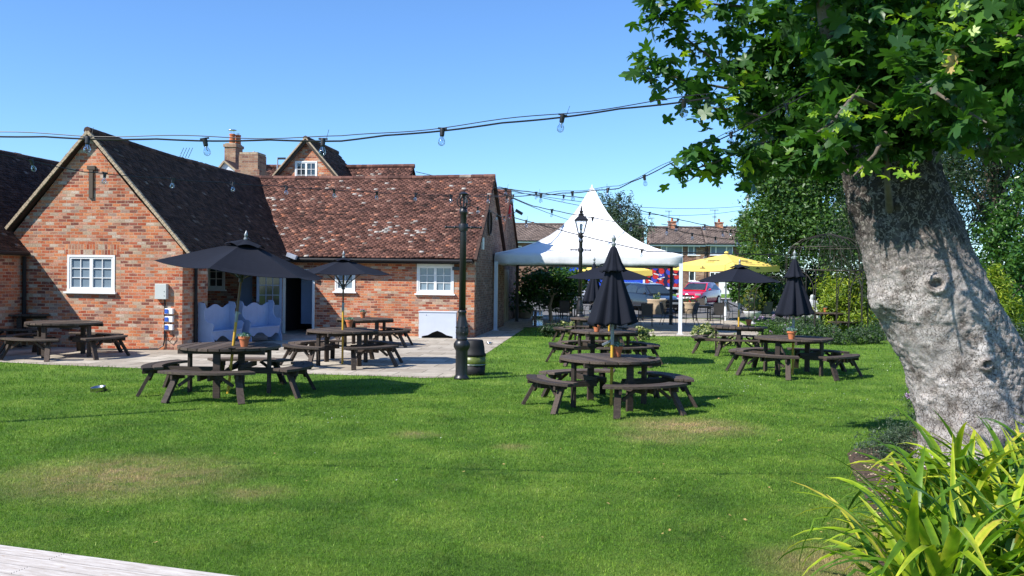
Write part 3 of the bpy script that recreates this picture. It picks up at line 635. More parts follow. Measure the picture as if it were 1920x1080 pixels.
mb = MB(); mb.tube([(-6.44, -6.62, 2.45), (-6.44, -6.62, .03)], .045, 8); gutter(mb, (-6.17, -7.4, 2.47), (-6.17, -.3, 2.47)); mb.build('downpipe', 'blackplastic', lb, smooth=True)
MB().span((-6.62, -5.79, 2.28), (-6.42, -.01, 2.50)).build('eaves_beam', 'timber_leg', lb)
# --- far-left range
b0 = thing('side_outbuilding', 'shaded brick range with dark tiled roof at the left edge, beyond the gable', 'building', O_, BA)
MB().span((-11.2, -12.5, 0), (-10.95, GV - .003, 2.6)).build('wall', 'brick', b0, uv=True)
tiles('roof', b0, (-10.82, -12.6, 2.52), (0, 1, 0), 17, (-2.73, 0, 3.10), 'tile_dark', sag=.12, seed=8)
tiles('rear_roof', b0, (-16.28, -12.6, 2.52), (0, 1, 0), 17, (2.73, 0, 3.10), 'tile_dark', seed=9, tw=.33, ex=.2)
ridge('ridge_tiles', b0, (-13.55, -12.6, 5.62), (-13.55, 4.4, 5.62), 'tile_dark', .10, .12, 30)
mb = MB(); gutter(mb, (-10.78, -12.6, 2.47), (-10.78, GV - .06, 2.47)); mb.tube([(-10.86, GV - .12, 2.4), (-10.86, GV - .12, .03)], .05, 8); mb.build('downpipe', 'blackplastic', b0, smooth=True)
vt = thing('vent_cowl', 'shiny metal ventilation cowl above the dark roof at the far left', 'vent cowl', bw(-13.2, .5, 5.4))
MB().lathe([(.12, -.9), (.12, .25), (.26, .28), (.20, .50), (.06, .58)], n=16).build('cowl', 'steel', vt, smooth=True); MB().lathe([(.17, -.3), (.19, 0), (.17, .05)], n=16).build('collar', 'lead', vt, smooth=True)
# --- main house behind
mh = thing('main_house', 'taller tiled house behind with a small brick gable and white attic window', 'building', O_, BA)
V1 = 11.6; ua, za = pb(576, 266, V1); ul, zl = pb(516, 336, V1); ur, zr = pb(634, 336, V1)
hw = (ur - ul) / 2 * 1.9; hz = (za - zl) * 1.9
mb = MB(); m_ = Matrix.Translation((0, V1 + .14, 0)); w0, wz0 = pb(553, 336, V1); w1, wz1 = pb(595, 302, V1)
mb.plate([(ua - hw, za - hz), (w0, za - hz), (w0, za - hz * (ua - w0) / hw - .0)], m_, .28)
mb.plate([(w1, za - hz), (ua + hw, za - hz), (w1, za - hz * (w1 - ua) / hw)], m_, .28)
mb.plate([(w0, wz1), (w1, wz1), (w1, za - hz * (w1 - ua) / hw), (ua, za), (w0, za - hz * (ua - w0) / hw)], m_, .28)
mb.span((w0, V1, za - hz), (w1, V1 + .28, wz0 - .25)); mb.build('gable_wall', 'brick', mh, uv=True)
window(mh, w0, w1, wz0 - .2, wz1, V1, 2, 2, 3, 'pane_dark', sill=False)
for sgn in (1, -1):
    tiles('roof', mh, (ua + sgn * (hw + .2), V1 - .2, za + .12 - (hz * (hw + .2) / hw)), (0, 1, 0), 4.6, (-sgn * (hw + .2), 0, hz * (hw + .2) / hw), 'tile_dark' if sgn > 0 else 'tile', tw=.2, ex=.13, sag=.05, seed=20 + sgn)  # east slope takes the darker tile, its shade painted in
ridge('ridge_tiles', mh, (ua, V1 - .25, za + .14), (ua, V1 + 4.5, za + .10), 'tile_dark', .12, 0, 12)
mb = MB(); 
for sgn in (1, -1): mb.beam((ua + sgn * hw, V1 - .16, za - hz + .05), (ua, V1 - .16, za + .05), .10, .16)
mb.build('bargeboard', 'timber_leg', mh)
mb = MB(); 
for sgn in (1, -1): mb.beam((ua + sgn * hw, V1 - .24, za - hz + .17), (ua, V1 - .24, za + .17), .10, .06)
mb.build('verge', 'verge', mh)
V2 = 15.2; r0, rz0 = pb(486, 316, V2); r1, rz1 = pb(776, 311, V2); rz1 = (rz0 + rz1) / 2
tiles('main_roof', mh, (r0, V2 - 3.3, rz1 - 2.9), (1, 0, 0), r1 - r0, (0, 3.3, 2.9), 'tile', tw=.2, ex=.13, sag=.05, seed=24)
tiles('rear_roof', mh, (r0, V2 + 3.3, rz1 - 2.9), (1, 0, 0), r1 - r0, (0, -3.3, 2.9), 'tile', tw=.4, ex=.26, seed=25)
ridge('ridge_tiles', mh, (r0, V2, rz1 + .03), (r1 + .05, V2, rz1 + .05), 'tile', .12, 0.03, 30)
mb = MB(); mb.plate([(-3.2, rz1 - 2.9), (3.2, rz1 - 2.9), (0, rz1 - .02)], Matrix.Translation((r1 - .2, V2, 0)) @ Matrix.Rotation(R(90), 4, 'Z'), .2)
mb.span((r0, V2 - 3.2, 0), (r1 - .1, V2 + 3.2, rz1 - 2.9)); mb.build('wall', 'brick', mh, uv=True)
def chimney(name, label, px0, px1, ptop, pbot, v, dep, lip, pots=False):
    u0, zt = pb(px0, ptop, v); u1, zb = pb(px1, pbot, v)
    t = thing(name, label, 'chimney', bw((u0 + u1) / 2, v + dep / 2, zb), BA)
    W = u1 - u0; H = zt - zb; mb = MB(); mb.span((-W / 2, -dep / 2, 0), (W / 2, dep / 2, H - .2))
    if lip: mb.span((-W / 2 - .05, -dep / 2 - .05, H - .2), (W / 2 + .05, dep / 2 + .05, H - .06))
    else:
        mb.span((-W / 2, -dep / 2, H - .2), (W / 2, dep / 2, H - .1)); mb.span((-W / 2 - .12, -dep / 2 - .12, 0), (W / 2 + .12, dep / 2 + .12, .62))
    mb.build('stack', 'brick_chimney', t, uv=True)
    mb = MB(); mb.span((-W / 2 + .02, -dep / 2 + .02, H - .1 if not lip else H - .06), (W / 2 - .02, dep / 2 - .02, H)); mb.build('flaunching', 'verge', t)
    return t, W, H
t, W, H = chimney('chimney_stack', 'tall slim brick chimney with two red clay pots, behind the ridge', 421, 441, 268, 345, 13.6, .85, True)
for (x, y, h, cap) in ((-.03, -.1, .42, 1), (.1, .28, .42, 0)):
    p = MB().lathe([(.15, H), (.13, H + h), (.16, H + h + .02), (.15, H + h + .07), (.09, H + h + .07)], (x, y, 0), 14).build('pot', 'terracotta', t, smooth=True)
    mb = MB()
    if cap:
        for k in range(4): a = k * PI / 2; mb.tube([(x + .11 * math.cos(a), y + .11 * math.sin(a), H + h + .05), (x + .11 * math.cos(a), y + .11 * math.sin(a), H + h + .25)], .01, 5)
        mb.lathe([(.21, H + h + .25), (.2, H + h + .28), (.02, H + h + .30)], (x, y, 0), 12)
    else: mb.lathe([(.10, H + h + .07), (.10, H + h + .16), (.06, H + h + .17)], (x, y, 0), 10)
    mb.build('cowl', 'steel', p)
t, W, H = chimney('chimney_stack', 'squat broad weathered brick chimney with a stepped base, no pots', 448, 483, 285, 345, 8.6, .95, False)
MB().span((-W / 2 + .1, -.52, -.9), (W / 2 + .02, .5, -.003)).build('lead_flashing', 'lead', t)
MB().lathe([(.07, H), (.05, H + .09), (.02, H + .1)], (.05, 0, 0), 8).build('cap', 'lead', t)
sg = thing('small_white_gable', 'little white boarded roof gable beside the tall chimney', 'gable', O_, BA)
u0, z0 = pb(408, 321, 10); u1, z1 = pb(450, 325, 10); ua2, za2 = pb(421, 302, 10)
m_ = Matrix.Translation((0, 10.1, 0)); MB().plate([(u0, z0 - .8), (u1, z0 - .8), (u1, z1 - .05), (ua2, za2 - .05), (u0, z0 - .05)], m_, .1).build('boarding', 'cabinet', sg)
mb = MB(); mb.beam((u0 - .1, 9.98, z0 - .08), (ua2, 9.98, za2), .12, .07); mb.beam((u1 + .1, 9.98, z1 - .1), (ua2, 9.98, za2), .12, .07); mb.build('verge', 'verge', sg)
mb = MB(); mb.beam((u1 + .1, 10.8, z1 - .05), (ua2, 10.8, za2 + .05), 1.5, .06); mb.beam((u0 - .1, 10.8, z0 - .05), (ua2, 10.8, za2 + .05), 1.5, .06); mb.build('roof', 'tile_dark', sg)
# --- rear range past the end gable
rr = thing('rear_outbuilding', 'further tiled brick range with an ochre double door, between end gable and white tent', 'building', O_, BA)
VR = 12.0; ue, ze = pb(956, 360, VR); 
tiles('roof', rr, (-6, 8.0, ze - 3.3), (1, 0, 0), ue + 6 + .08, (0, 4.0, 3.3), 'tile', seed=31, tw=.18, ex=.11)
tiles('rear_roof', rr, (-6, 16.0, ze - 3.3), (1, 0, 0), ue + 6.08, (0, -4.0, 3.3), 'tile', seed=32, tw=.36, ex=.2)
ridge('ridge_tiles', rr, (-6, VR, ze + .03), (ue + .08, VR, ze + .03), 'tile', .10, 0, 16)
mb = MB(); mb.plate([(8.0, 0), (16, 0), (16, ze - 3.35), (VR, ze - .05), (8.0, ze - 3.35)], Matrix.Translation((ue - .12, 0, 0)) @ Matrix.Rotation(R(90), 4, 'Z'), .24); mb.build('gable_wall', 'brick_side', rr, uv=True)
mb = MB(); mb.beam((ue + .05, 7.9, ze - 3.36), (ue + .05, VR, ze - .02), .08, .12); mb.build('bargeboard', 'tile_dark', rr)
mb = MB(); mb.span((ue + .003, 8.6, 0), (ue + .06, 11.6, 2.35))
for k in range(4):
    a = 8.68 + k * .73; mb.span((ue + .06, a, .15), (ue + .075, a + .62, 1.05)); mb.span((ue + .06, a, 1.2), (ue + .075, a + .62, 2.25))
mb.build('double_door', 'beige_door', rr)
# things fixed to the walls
t = thing('wall_light', 'small white cylinder lamp on the dark end wall of the range', 'wall lamp', bw(.01, .95, 2.95), BA)
o = MB().lathe([(.06, 0), (.06, .40), (.03, .41)], (.09, 0, 0), 14).build('lamp_body', 'white', t, smooth=True); MB().box((.015, 0, .2), (.03, .1, .12)).build('bracket', 'steel', t)
t = thing('alarm_box', 'red alarm box high on the rear gable by the tent', 'alarm box', bw(ue + .01, VR - .6, ze - .95), BA)
MB().box((.08, 0, 0), (.14, .4, .62)).build('housing', 'redplastic', t, bevel=.02); MB().box((.005, 0, 0), (.01, .3, .5)).build('back_plate', 'white', t)
t = thing('security_camera', 'black security camera on a bracket beside the red alarm box', 'camera', bw(ue + .01, VR + .1, ze - .95), BA)
MB().tube([(0, 0, 0), (.25, 0, 0)], .02, 6).build('bracket', 'black', t); MB().box((.42, 0, .03), (.36, .14, .14), rot=Matrix.Rotation(R(30), 3, 'Y')).build('camera_body', 'black', t)
t = thing('flood_light', 'small black floodlight at the top right of the double white window', 'floodlight', bw(-.62, -.06, 2.28), BA)
MB().box((.1, -.04, 0), (.42, .1, .12)).build('housing', 'black', t, bevel=.01); MB().box((.1, .03, 0), (.06, .06, .06)).build('bracket', 'black', t)
t = thing('corner_floodlight', 'grey floodlight under the eaves where the two roofs meet', 'floodlight', bw(-6.1, -.5, 2.62), BA)
MB().box((0, 0, 0), (.34, .16, .14), rot=Matrix.Rotation(R(20), 3, 'Y')).build('housing', 'lead', t, bevel=.01); MB().box((.02, .12, -.06), (.05, .14, .05)).build('bracket', 'black', t)
u0, z1 = pb(295, 532, GV); u1, z0 = pb(316, 561, GV)
t = thing('meter_box', 'grey electrical cabinet on the sunlit gable wall', 'electrical box', bw(u0, GV - .002, z0), BA)
MB().span((0, -.13, 0), (u1 - u0, 0, z1 - z0)).build('cabinet', 'grey_box', t, bevel=.008)
mb = MB(); mb.box((u1 - u0 - .05, -.133, .2), (.015, .01, .015)); mb.box((u1 - u0 - .05, -.133, .09), (.015, .01, .015)); mb.build('screw', 'black', t)
uw, _ = pb(310, 590, GV); _, zb2 = pb(300, 655, GV)
t2 = thing('supply_cable', 'black cables running down the wall below the electrical cabinet', 'cable', bw(uw, GV - .03, 0), BA)
mb = MB(); mb.tube([(0, 0, z0 - .0), (0, 0, .25), (-.03, -.01, .12), (-.15, -.05, .03), (-.6, -.25, .025), (-1.6, -.5, .02)], .02, 6); mb.build('supply_line', 'black', t2)
MB().tube([(.12, -.02, .85), (.22, -.03, .6), (.26, -.03, .35), (.16, -.03, .22), (.05, -.02, .3), (.01, 0, .5)], .010, 6).build('flex', 'black', t2)
for i, py in enumerate((583, 598, 613)):
    a, za_ = pb(312, py - 5, GV); b, zb_ = pb(327, py + 6, GV)
    t = thing('outdoor_socket', ['topmost', 'middle', 'lowest'][i] + ' of the three white and blue sockets on the gable wall', 'socket', bw(a, GV - .002, zb_), BA, 'outdoor sockets on the wall')
    h = za_ - zb_; MB().span((0, -.10, 0), (b - a, 0, h)).build('housing', 'white', t, bevel=.012); MB().span((.02, -.125, .02), ((b - a) * .45, -.101, h - .02)).build('plug', 'blueplug', t)
for i, (px, py) in enumerate([(209, 268), (226, 268), (232, 266)]):
    pass
t = thing('roof_aerial', 'small spiky aerial on the dark ridge right of the gable apex', 'aerial', bw(AU, -2.4, 5.65), BA)
mb = MB(); mb.tube([(0, 0, -.1), (0, 0, .16)], .012, 6); mb.build('mast', 'steel', t)
mb = MB()
for k in range(4): mb.tube([(-.05 + k * .1, 0, .0), (.10 + k * .1, 0, .32)], .008, 5)
mb.build('aerial_rods', 'rust', t)
t = thing('weather_vane', 'thin pole with a small dark vane above the roofs between chimney and gable', 'vane', bw(*[pb(520, 336, 12.6)[0], 12.6, pb(520, 336, 12.6)[1]]), BA)
MB().tube([(0, 0, -.6), (0, 0, 1.05)], .035, 6).build('mast', 'lead', t); MB().box((.2, 0, 1.0), (.42, .03, .10)).build('vane', 'black', t)
# --- terraced houses across the road
def house(name, label, pxa, pxb, v, wins, door=None, py_e=459, py_r=427, step=0, pale=True):
    (ua_, zt), (ub_, _) = pb(pxa, py_e, v), pb(pxb, py_e, v); zg = gz(bw(ua_, v).y) ; W = ub_ - ua_
    t = thing(name, label, 'house', bw(ua_, v, zg), BA); H = zt - zg
    _, zr = pb((pxa + pxb) / 2, py_r, v + 4)
    ops = []
    for (a, b, c, d_, *_r) in wins: q0, z_1 = pb(a, c, v); q1, z_0 = pb(b, d_, v); ops.append((q0 - ua_, q1 - ua_, z_0 - zg, z_1 - zg))
    mb = MB(); wallcells(mb, 0, W, 0, H, 0, .3, ops); mb.build('wall', 'brick_far', t, uv=True); MB().span((0, 7.7, 0), (W, 8, H)).build('rear_wall', 'brick_far', t, uv=True)
    mb = MB()
    for x in (.1, W - .1): mb.plate([(.302, 0), (7.7, 0), (7.7, H), (4, zr - zg - .1), (.302, H)], Matrix.Translation((x, 0, 0)) @ Matrix.Rotation(R(90), 4, 'Z'), .2)
    mb.build('party_wall', 'brick_far', t, uv=True)
    tiles('roof', t, (0, -.45, H + .05), (1, 0, 0), W, (0, 4.45, zr - zg - H - .05), 'tile_grey', tw=.33, ex=.30, seed=int(pxa), rough=.6)
    tiles('rear_roof', t, (0, 8.45, H + .05), (1, 0, 0), W, (0, -4.45, zr - zg - H - .05), 'tile_grey', tw=.66, ex=.6, seed=int(pxa))
    ridge('ridge_tiles', t, (0, 4, zr - zg + .03), (W, 4, zr - zg + .03), 'tile_grey', .12, 0, 14)
    mb = MB(); mb.span((0, -.50, H - .12), (W, -.46, H + .12)); mb.build('fascia', 'white', t)
    mb = MB(); gutter(mb, (0, -.56, H + .06), (W, -.56, H + .06), .06); mb.tube([(.15, -.5, H), (.15, -.06, H - .4), (.15, -.06, .1)], .04, 6); mb.build('gutter', 'blackplastic' , t)
    for (a, b, c, d_, *cc), (q0, q1, z_0, z_1) in zip(wins, ops):
        mb = MB(); f = .07; mb.span((q0, -.02, z_0), (q0 + f, .1, z_1)); mb.span((q1 - f, -.02, z_0), (q1, .1, z_1)); mb.span((q0 + f, -.02, z_0), (q1 - f, .1, z_0 + f)); mb.span((q0 + f, -.02, z_1 - f), (q1 - f, .1, z_1))
        for k in (cc[0] if cc else []): x = q0 + (q1 - q0) * k; mb.span((x - .05, -.018, z_0 + f), (x + .05, .1, z_1 - f))
        wn = mb.build('window', 'white', t)
        MB().span((q0 + f, .05, z_0 + f), (q1 - f, .06, z_1 - f)).build('pane', 'pane' if d_ < 500 else 'pane_dark', wn)
        MB().span((q0 - .05, -.1, z_0 - .08), (q1 + .05, .02, z_0 - .002)).build('sill', 'white', wn)
    return t, W, H, zr - zg
VH = 51.0
t, W, H, Z = house('terraced_house', 'brown terraced house with grey tiled roof, partly hidden behind the yellow parasol', 1216, 1322, VH,
    [(1239, 1280, 461, 478, [.27]), (1290, 1312, 461, 478, [.5]), (1292, 1313, 508, 527, [.5])])
mb = MB(); mb.span((W - .75, -.06, 0), (W - .02, -.003, H - .2)); mb.build('pale_brick_pier', 'brick_chimney', t, uv=True)
t2_, W2, H2, Z2 = house('terraced_house', 'brown terraced house next to the trees, seen above the yellow parasol', 1322.6, 1400, VH,
    [(1332, 1374, 461, 478, [.25, .72]), (1331, 1350, 510, 527, [.5])])
MB().span((1.2, -.08, .0), (5.2, -.003, 1.9)).build('garage_door', 'white', t2_)
t3_, W3, H3, Z3 = house('terraced_house', 'brown terraced house stepped back, left of the tent peak\'s right slope', 1120, 1208, VH + 3.5,
    [(1186, 1200, 463, 480, [])], py_e=460, py_r=424)
t4_, W4, H4, Z4 = house('terraced_house', 'brown terraced house seen between the end gable and the white tent', 955, 1119, VH - 2,
    [(965, 978, 461, 480, []), (990, 1020, 461, 478, [.5])], py_e=453, py_r=421)
for i, (px, py, hv) in enumerate([(1260, 417, 4), (1348, 419, 4), (999, 420, 4)]):
    u_, z_ = pb(px, py, VH + 4); _, zb3 = pb(px, 430, VH + 4)
    t = thing('house_chimney', ['small red brick chimney above the middle terraced house', 'small red brick chimney above the terraced house by the trees', 'low stub chimney on the terrace roof left of the tent'][i], 'chimney', bw(u_, VH + 4, zb3 - .4), BA, 'chimneys on the terrace')
    hh = (z_ - zb3 + .4) * (1 if i < 2 else .75); mb = MB(); mb.span((-.36, -.3, 0), (.36, .3, hh)); mb.span((-.42, -.36, hh), (.42, .36, hh + .12)); mb.build('stack', 'brick_chimney' if i == 2 else 'brick', t, uv=True)
    MB().lathe([(.12, hh + .12), (.10, hh + .42), (.04, hh + .44)], n=10).build('pot', 'terracotta', t)
def aerial(px, py0, py1, label, arms):
    u_, z_ = pb(px, py1, VH + 3.6); _, zt = pb(px, py0, VH + 3.6)
    t = thing('television_aerial', label, 'aerial', bw(u_, VH + 3.6, z_ - .5), BA, 'aerials on the terrace'); h = zt - z_ + .5
    MB().tube([(0, 0, 0), (0, 0, h)], .03, 5).build('mast', 'metalgrey', t)
    for (z, l) in arms:
        mb = MB()
        mb.tube([(-l, 0, h - z), (l * .8, 0, h - z)], .022, 5)
        for k in range(5): x = -l + k * l * .4; mb.tube([(x, -.1, h - z - .12), (x, .1, h - z + .12)], .014, 4)
        mb.build('aerial_rods', 'metalgrey', t)
aerial(1254, 396, 428, 'tall television aerial beside the middle terrace chimney', [(0, .32)])
aerial(1340, 394, 428, 'television aerial with two arrays by the right terrace chimney', [(0, .42), (.62, .2)])
aerial(1222, 409, 428, 'short television aerial on the terrace roof beside the poplar', [(0, .3)])
#==PART3==
# ================================================================== LAMP POSTS AND STRING LIGHTS
def lamp_post(name, label, loc, lantern):
    t = thing(name, label, 'lamp post', loc)
    base = [(.150, 0), (.150, .04), (.125, .06), (.118, .10), (.118, .56), (.13, .60), (.150, .64), (.152, .70), (.125, .76), (.10, .78)]
    MB().lathe(base, n=28, fl=14, flr=(.58, .75)).build('base', 'black', t, smooth='all')
    MB().lathe([(.108, .78), (.112, .80), (.100, .82), (.118, .90), (.122, .96), (.105, 1.06), (.082, 1.22), (.072, 1.30), (.085, 1.32), (.085, 1.35), (.07, 1.37)], n=28, fl=7, flr=(.86, 1.1)).build('ornate_sleeve', 'black', t, smooth='all')
    mb = MB()
    for k in range(9):
        a = 2 * PI * k / 9
        for z in (.92, 1.03): mb.ball((.112 * math.cos(a + z), .112 * math.sin(a + z), z), .018, 5)
    mb.build('moulding', 'black', t)
    top = 3.28
    MB().lathe([(.068, 1.37), (.064, top - .32), (.062, top - .02), (.080, top), (.080, top + .05), (.066, top + .07), (.060, top + .12)], n=20).build('shaft', 'black', t, smooth='all')
    mb = MB(); mb.tube([(-.33, 0, 3.0), (.33, 0, 3.0)], .020, 8); mb.lathe([(.088, 2.93), (.095, 2.97), (.095, 3.03), (.085, 3.07)], n=16)
    for s in (-1, 1): mb.ball((s * .34, 0, 3.0), .032, 6); mb.ball((s * .16, 0, 3.0), .032, 6)
    mb.build('ladder_bar', 'black', t, smooth=True)
    if not lantern:
        mb = MB(); mb.tube([(0, 0, top + .1), (0, 0, top + .36)], .02, 6); mb.lathe([(.09, top + .36), (.10, top + .38), (.03, top + .42)], n=14)
        for k in range(6):
            a = 2 * PI * k / 6; c, s = math.cos(a), math.sin(a)
            mb.tube([(.06 * c, .06 * s, top + .10), (.12 * c, .12 * s, top + .17), (.13 * c, .13 * s, top + .26), (.08 * c, .08 * s, top + .33), (.07 * c, .07 * s, top + .38)], .011, 6)
        mb.build('scroll_cradle', 'black', t, smooth=True)
    else:
        z = top + .12; mb = MB(); mb.lathe([(.05, z), (.11, z + .06), (.04, z + .10), (.09, z + .16)], n=12)
        lo, hi, zb_, zt = .095, .20, z + .18, z + .62
        for sx, sy in ((1, 1), (1, -1), (-1, 1), (-1, -1)): mb.tube([(sx * lo, sy * lo, zb_), (sx * hi, sy * hi, zt)], .014, 4)
        mb.box((0, 0, zb_), (2 * lo + .03, 2 * lo + .03, .03)); mb.box((0, 0, zt), (2 * hi + .04, 2 * hi + .04, .035)); mb.build('lantern_frame', 'black', t)
        mb = MB(); mb.add([(-.24, -.24, zt + .02), (.24, -.24, zt + .02), (.24, .24, zt + .02), (-.24, .24, zt + .02), (-.07, -.07, zt + .19), (.07, -.07, zt + .19), (.07, .07, zt + .19), (-.07, .07, zt + .19)],
               [(3, 2, 1, 0), (4, 5, 6, 7), (0, 1, 5, 4), (1, 2, 6, 5), (2, 3, 7, 6), (3, 0, 4, 7)])
        mb.lathe([(.08, zt + .19), (.10, zt + .22), (.05, zt + .26), (.07, zt + .32), (.03, zt + .36), (.035, zt + .42), (.01, zt + .52)], n=12); mb.build('lantern_cap', 'black', t)
        mb = MB(); 
        for (ax, ay) in ((0, -1), (0, 1), (1, 0), (-1, 0)):
            q = [(-1, 1), (1, 1)]
            def c_(s, r_, zz): return (s * r_ if ay else ax * r_, s * r_ if ax else ay * r_, zz)
            mb.add([c_(-1, lo, zb_), c_(1, lo, zb_), c_(1, hi, zt), c_(-1, hi, zt)], [(0, 1, 2, 3)])
        mb.build('lantern_glass', 'glass', t)
        MB().lathe([(.03, zb_), (.03, zb_ + .1), (.045, zb_ + .14), (.045, zb_ + .3), (.02, zb_ + .33)], n=10).build('lamp_bulb', 'steel', t)
    return t
LP = gp(865, 711); LP2 = yp(1087, 600, 31.6); LP2.z = 0
lamp_post('lamp_post', 'black cast iron lamp post without a lantern, at the corner of the patio', LP, False)
lamp_post('lamp_post', 'black lamp post with a glass lantern, in front of the white tent', LP2, True)
def festoon(name, label, pts, sag, spacing, phase=.5, r=.006, double=True, size=1.0, bulbs=True, jit=.35):
    """pts: support points; the cable hangs between them; sockets follow at the real spacing"""
    t = thing(name, label, 'string lights'); P = []
    for a, b in zip(pts[:-1], pts[1:]):
        a, b = Vector(a), Vector(b); n = max(6, int((b - a).length / .12))
        for i in range(n + (b == Vector(pts[-1]))):
            f = i / n; p = a.lerp(b, f); p.z -= 4 * sag * f * (1 - f) * ((b - a).length / 8) ** 2; P.append(p)
    q = []
    acc = 0; nxt = spacing * phase; socks = []
    for i in range(1, len(P)):
        d = (P[i] - P[i - 1]).length
        while acc + d >= nxt: socks.append((P[i - 1].lerp(P[i], (nxt - acc) / d), (P[i] - P[i - 1]).normalized())); nxt += spacing
        acc += d
    for i, p in enumerate(P): w_ = .012 * math.sin(i * .9); q.append(p + Vector((0, 0, -.012 * abs(math.sin(PI * i / 8)))))
    MB().tube(q, r, 6, cap=True).build('cable', 'sock', t)
    if double: MB().tube([p + Vector((0, 0, .022 + .012 * math.sin(i * .55))) for i, p in enumerate(P)], r * .55, 5).build('support_wire', 'sock', t)
    if bulbs:
        for k, (p, dr) in enumerate(socks):
            s = size; mb = MB(); tl = Matrix.Rotation(random.uniform(-jit, jit) * .5, 4, 'Y') @ Matrix.Rotation(random.uniform(-jit, jit), 4, 'X')
            mb.lathe([(.020 * s, .012 * s), (.021 * s, -.005 * s), (.0195 * s, -.05 * s), (.0165 * s, -.058 * s)], n=12); mb.box((0, 0, .008 * s), (.075 * s, .016 * s, .014 * s))
            if k % 2 == 0: mb.tube([(.03 * s, 0, .01 * s), (.045 * s, 0, .09 * s)], .0022 * s, 4)
            o = mb.build('socket', 'sock', t); o.location = p; o.rotation_euler = (tl @ Matrix.Rotation(math.atan2(dr.y, dr.x), 4, 'Z')).to_euler()
            MB().lathe([(.012 * s, -.052 * s), (.016 * s, -.070 * s), (.028 * s, -.092 * s), (.0305 * s, -.108 * s), (.026 * s, -.126 * s), (.013 * s, -.138 * s), (.001, -.141 * s)], n=14).build('bulb', 'glass', o, smooth='all')
            MB().tube([(0, 0, -.055 * s), (0, 0, -.085 * s), (.008 * s, 0, -.10 * s)], .004 * s, 5).build('filament', 'steel', o)
    return t
lt = LP + Vector((0, 0, 3.62))
festoon('string_lights', 'nearest festoon cable, crossing the sky from the left edge to the sycamore', [yp(-330, 240, 7.9), yp(640, 262, 7.7), yp(1330, 182, 7.6)], .10, 1.02, .30, r=.0075)
festoon('string_lights', 'festoon cable sweeping down from the sycamore to the bare lamp post', [yp(1540, 160, 9.3), yp(1160, 352, 13.2), lt], .10, 1.0, .55, r=.0075)
festoon('string_lights', 'festoon cable crossing in front of the gable to the bare lamp post', [yp(-120, 262, 10.2), yp(160, 322, 11.8), lt], .035, 1.0, .12, r=.006, double=False)
ge = bw(.05, 3.7, 5.35)
festoon('string_lights', 'upper thin festoon from the end gable towards the right-hand trees', [ge, yp(1110, 372, 38), yp(1440, 445, 44)], .04, 1.7, .4, r=.018, double=False, size=2.0)
festoon('string_lights', 'slack thin festoon from the end gable over the tent peak', [ge + Vector((0, 0, -.1)), yp(1000, 386, 33), yp(1250, 428, 37), yp(1420, 452, 43)], .10, 2.0, .3, r=.016, double=False, size=2.0)
festoon('string_lights', 'festoon from the rear gable past the lantern and down over the tent eaves', [yp(958, 406, 32.5), yp(1085, 440, 31), yp(1215, 471, 30.5), yp(1500, 478, 31)], .03, 2.2, .3, r=.016, double=False, size=1.8)
festoon('string_lights', 'short festoon hung from the bare lamp post to the end gable', [lt + Vector((0, 0, -.12)), yp(925, 398, 20), yp(962, 396, 28)], .12, 2.4, .4, r=.007, double=False)
festoon('string_lights', 'far festoon low across the trees behind the yellow parasol', [yp(1240, 420, 50), yp(1500, 450, 50)], .02, 2.6, .3, r=.018, double=False, size=2.4)
for i, (a, b) in enumerate([((780, 322, 60), (1420, 384, 95)), ((935, 350, 60), (1400, 392, 95)), ((940, 362, 60), (1260, 428, 95))]):
    t = thing('power_line', ['highest', 'middle', 'lowest'][i] + ' of the thin overhead wires in the sky above the white tent', 'overhead wire'); pa, pb_ = yp(*a), yp(*b)
    MB().tube([pa.lerp(pb_, k / 16) - Vector((0, 0, 1.2 * 4 * (k / 16) * (1 - k / 16))) for k in range(17)], .022, 5).build('wire', 'sock', t)
t = thing('telegraph_pole', 'slim pale pole standing among the far trees', 'pole', (yp(1399, 540, 72).x, 72, gz(72)))
MB().lathe([(.11, 0), (.08, 8.2), (.02, 8.25)], n=10).build('shaft', 'urn', t); MB().box((0, 0, 7.9), (.5, .1, .1)).build('crossbar', 'metalgrey', t)

t = thing('festoon_post', 'tall timber post at the left that holds up the string lights', 'post', (-8.3, 11.2, 0))
MB().lathe([(.06, 0), (.055, 4.1), (.0, 4.12)], n=10).build('shaft', 'timber_leg', t); MB().tube([(0, 0, 3.9), (.08, 0, 3.92)], .02, 6).build('hook', 'steel', t)
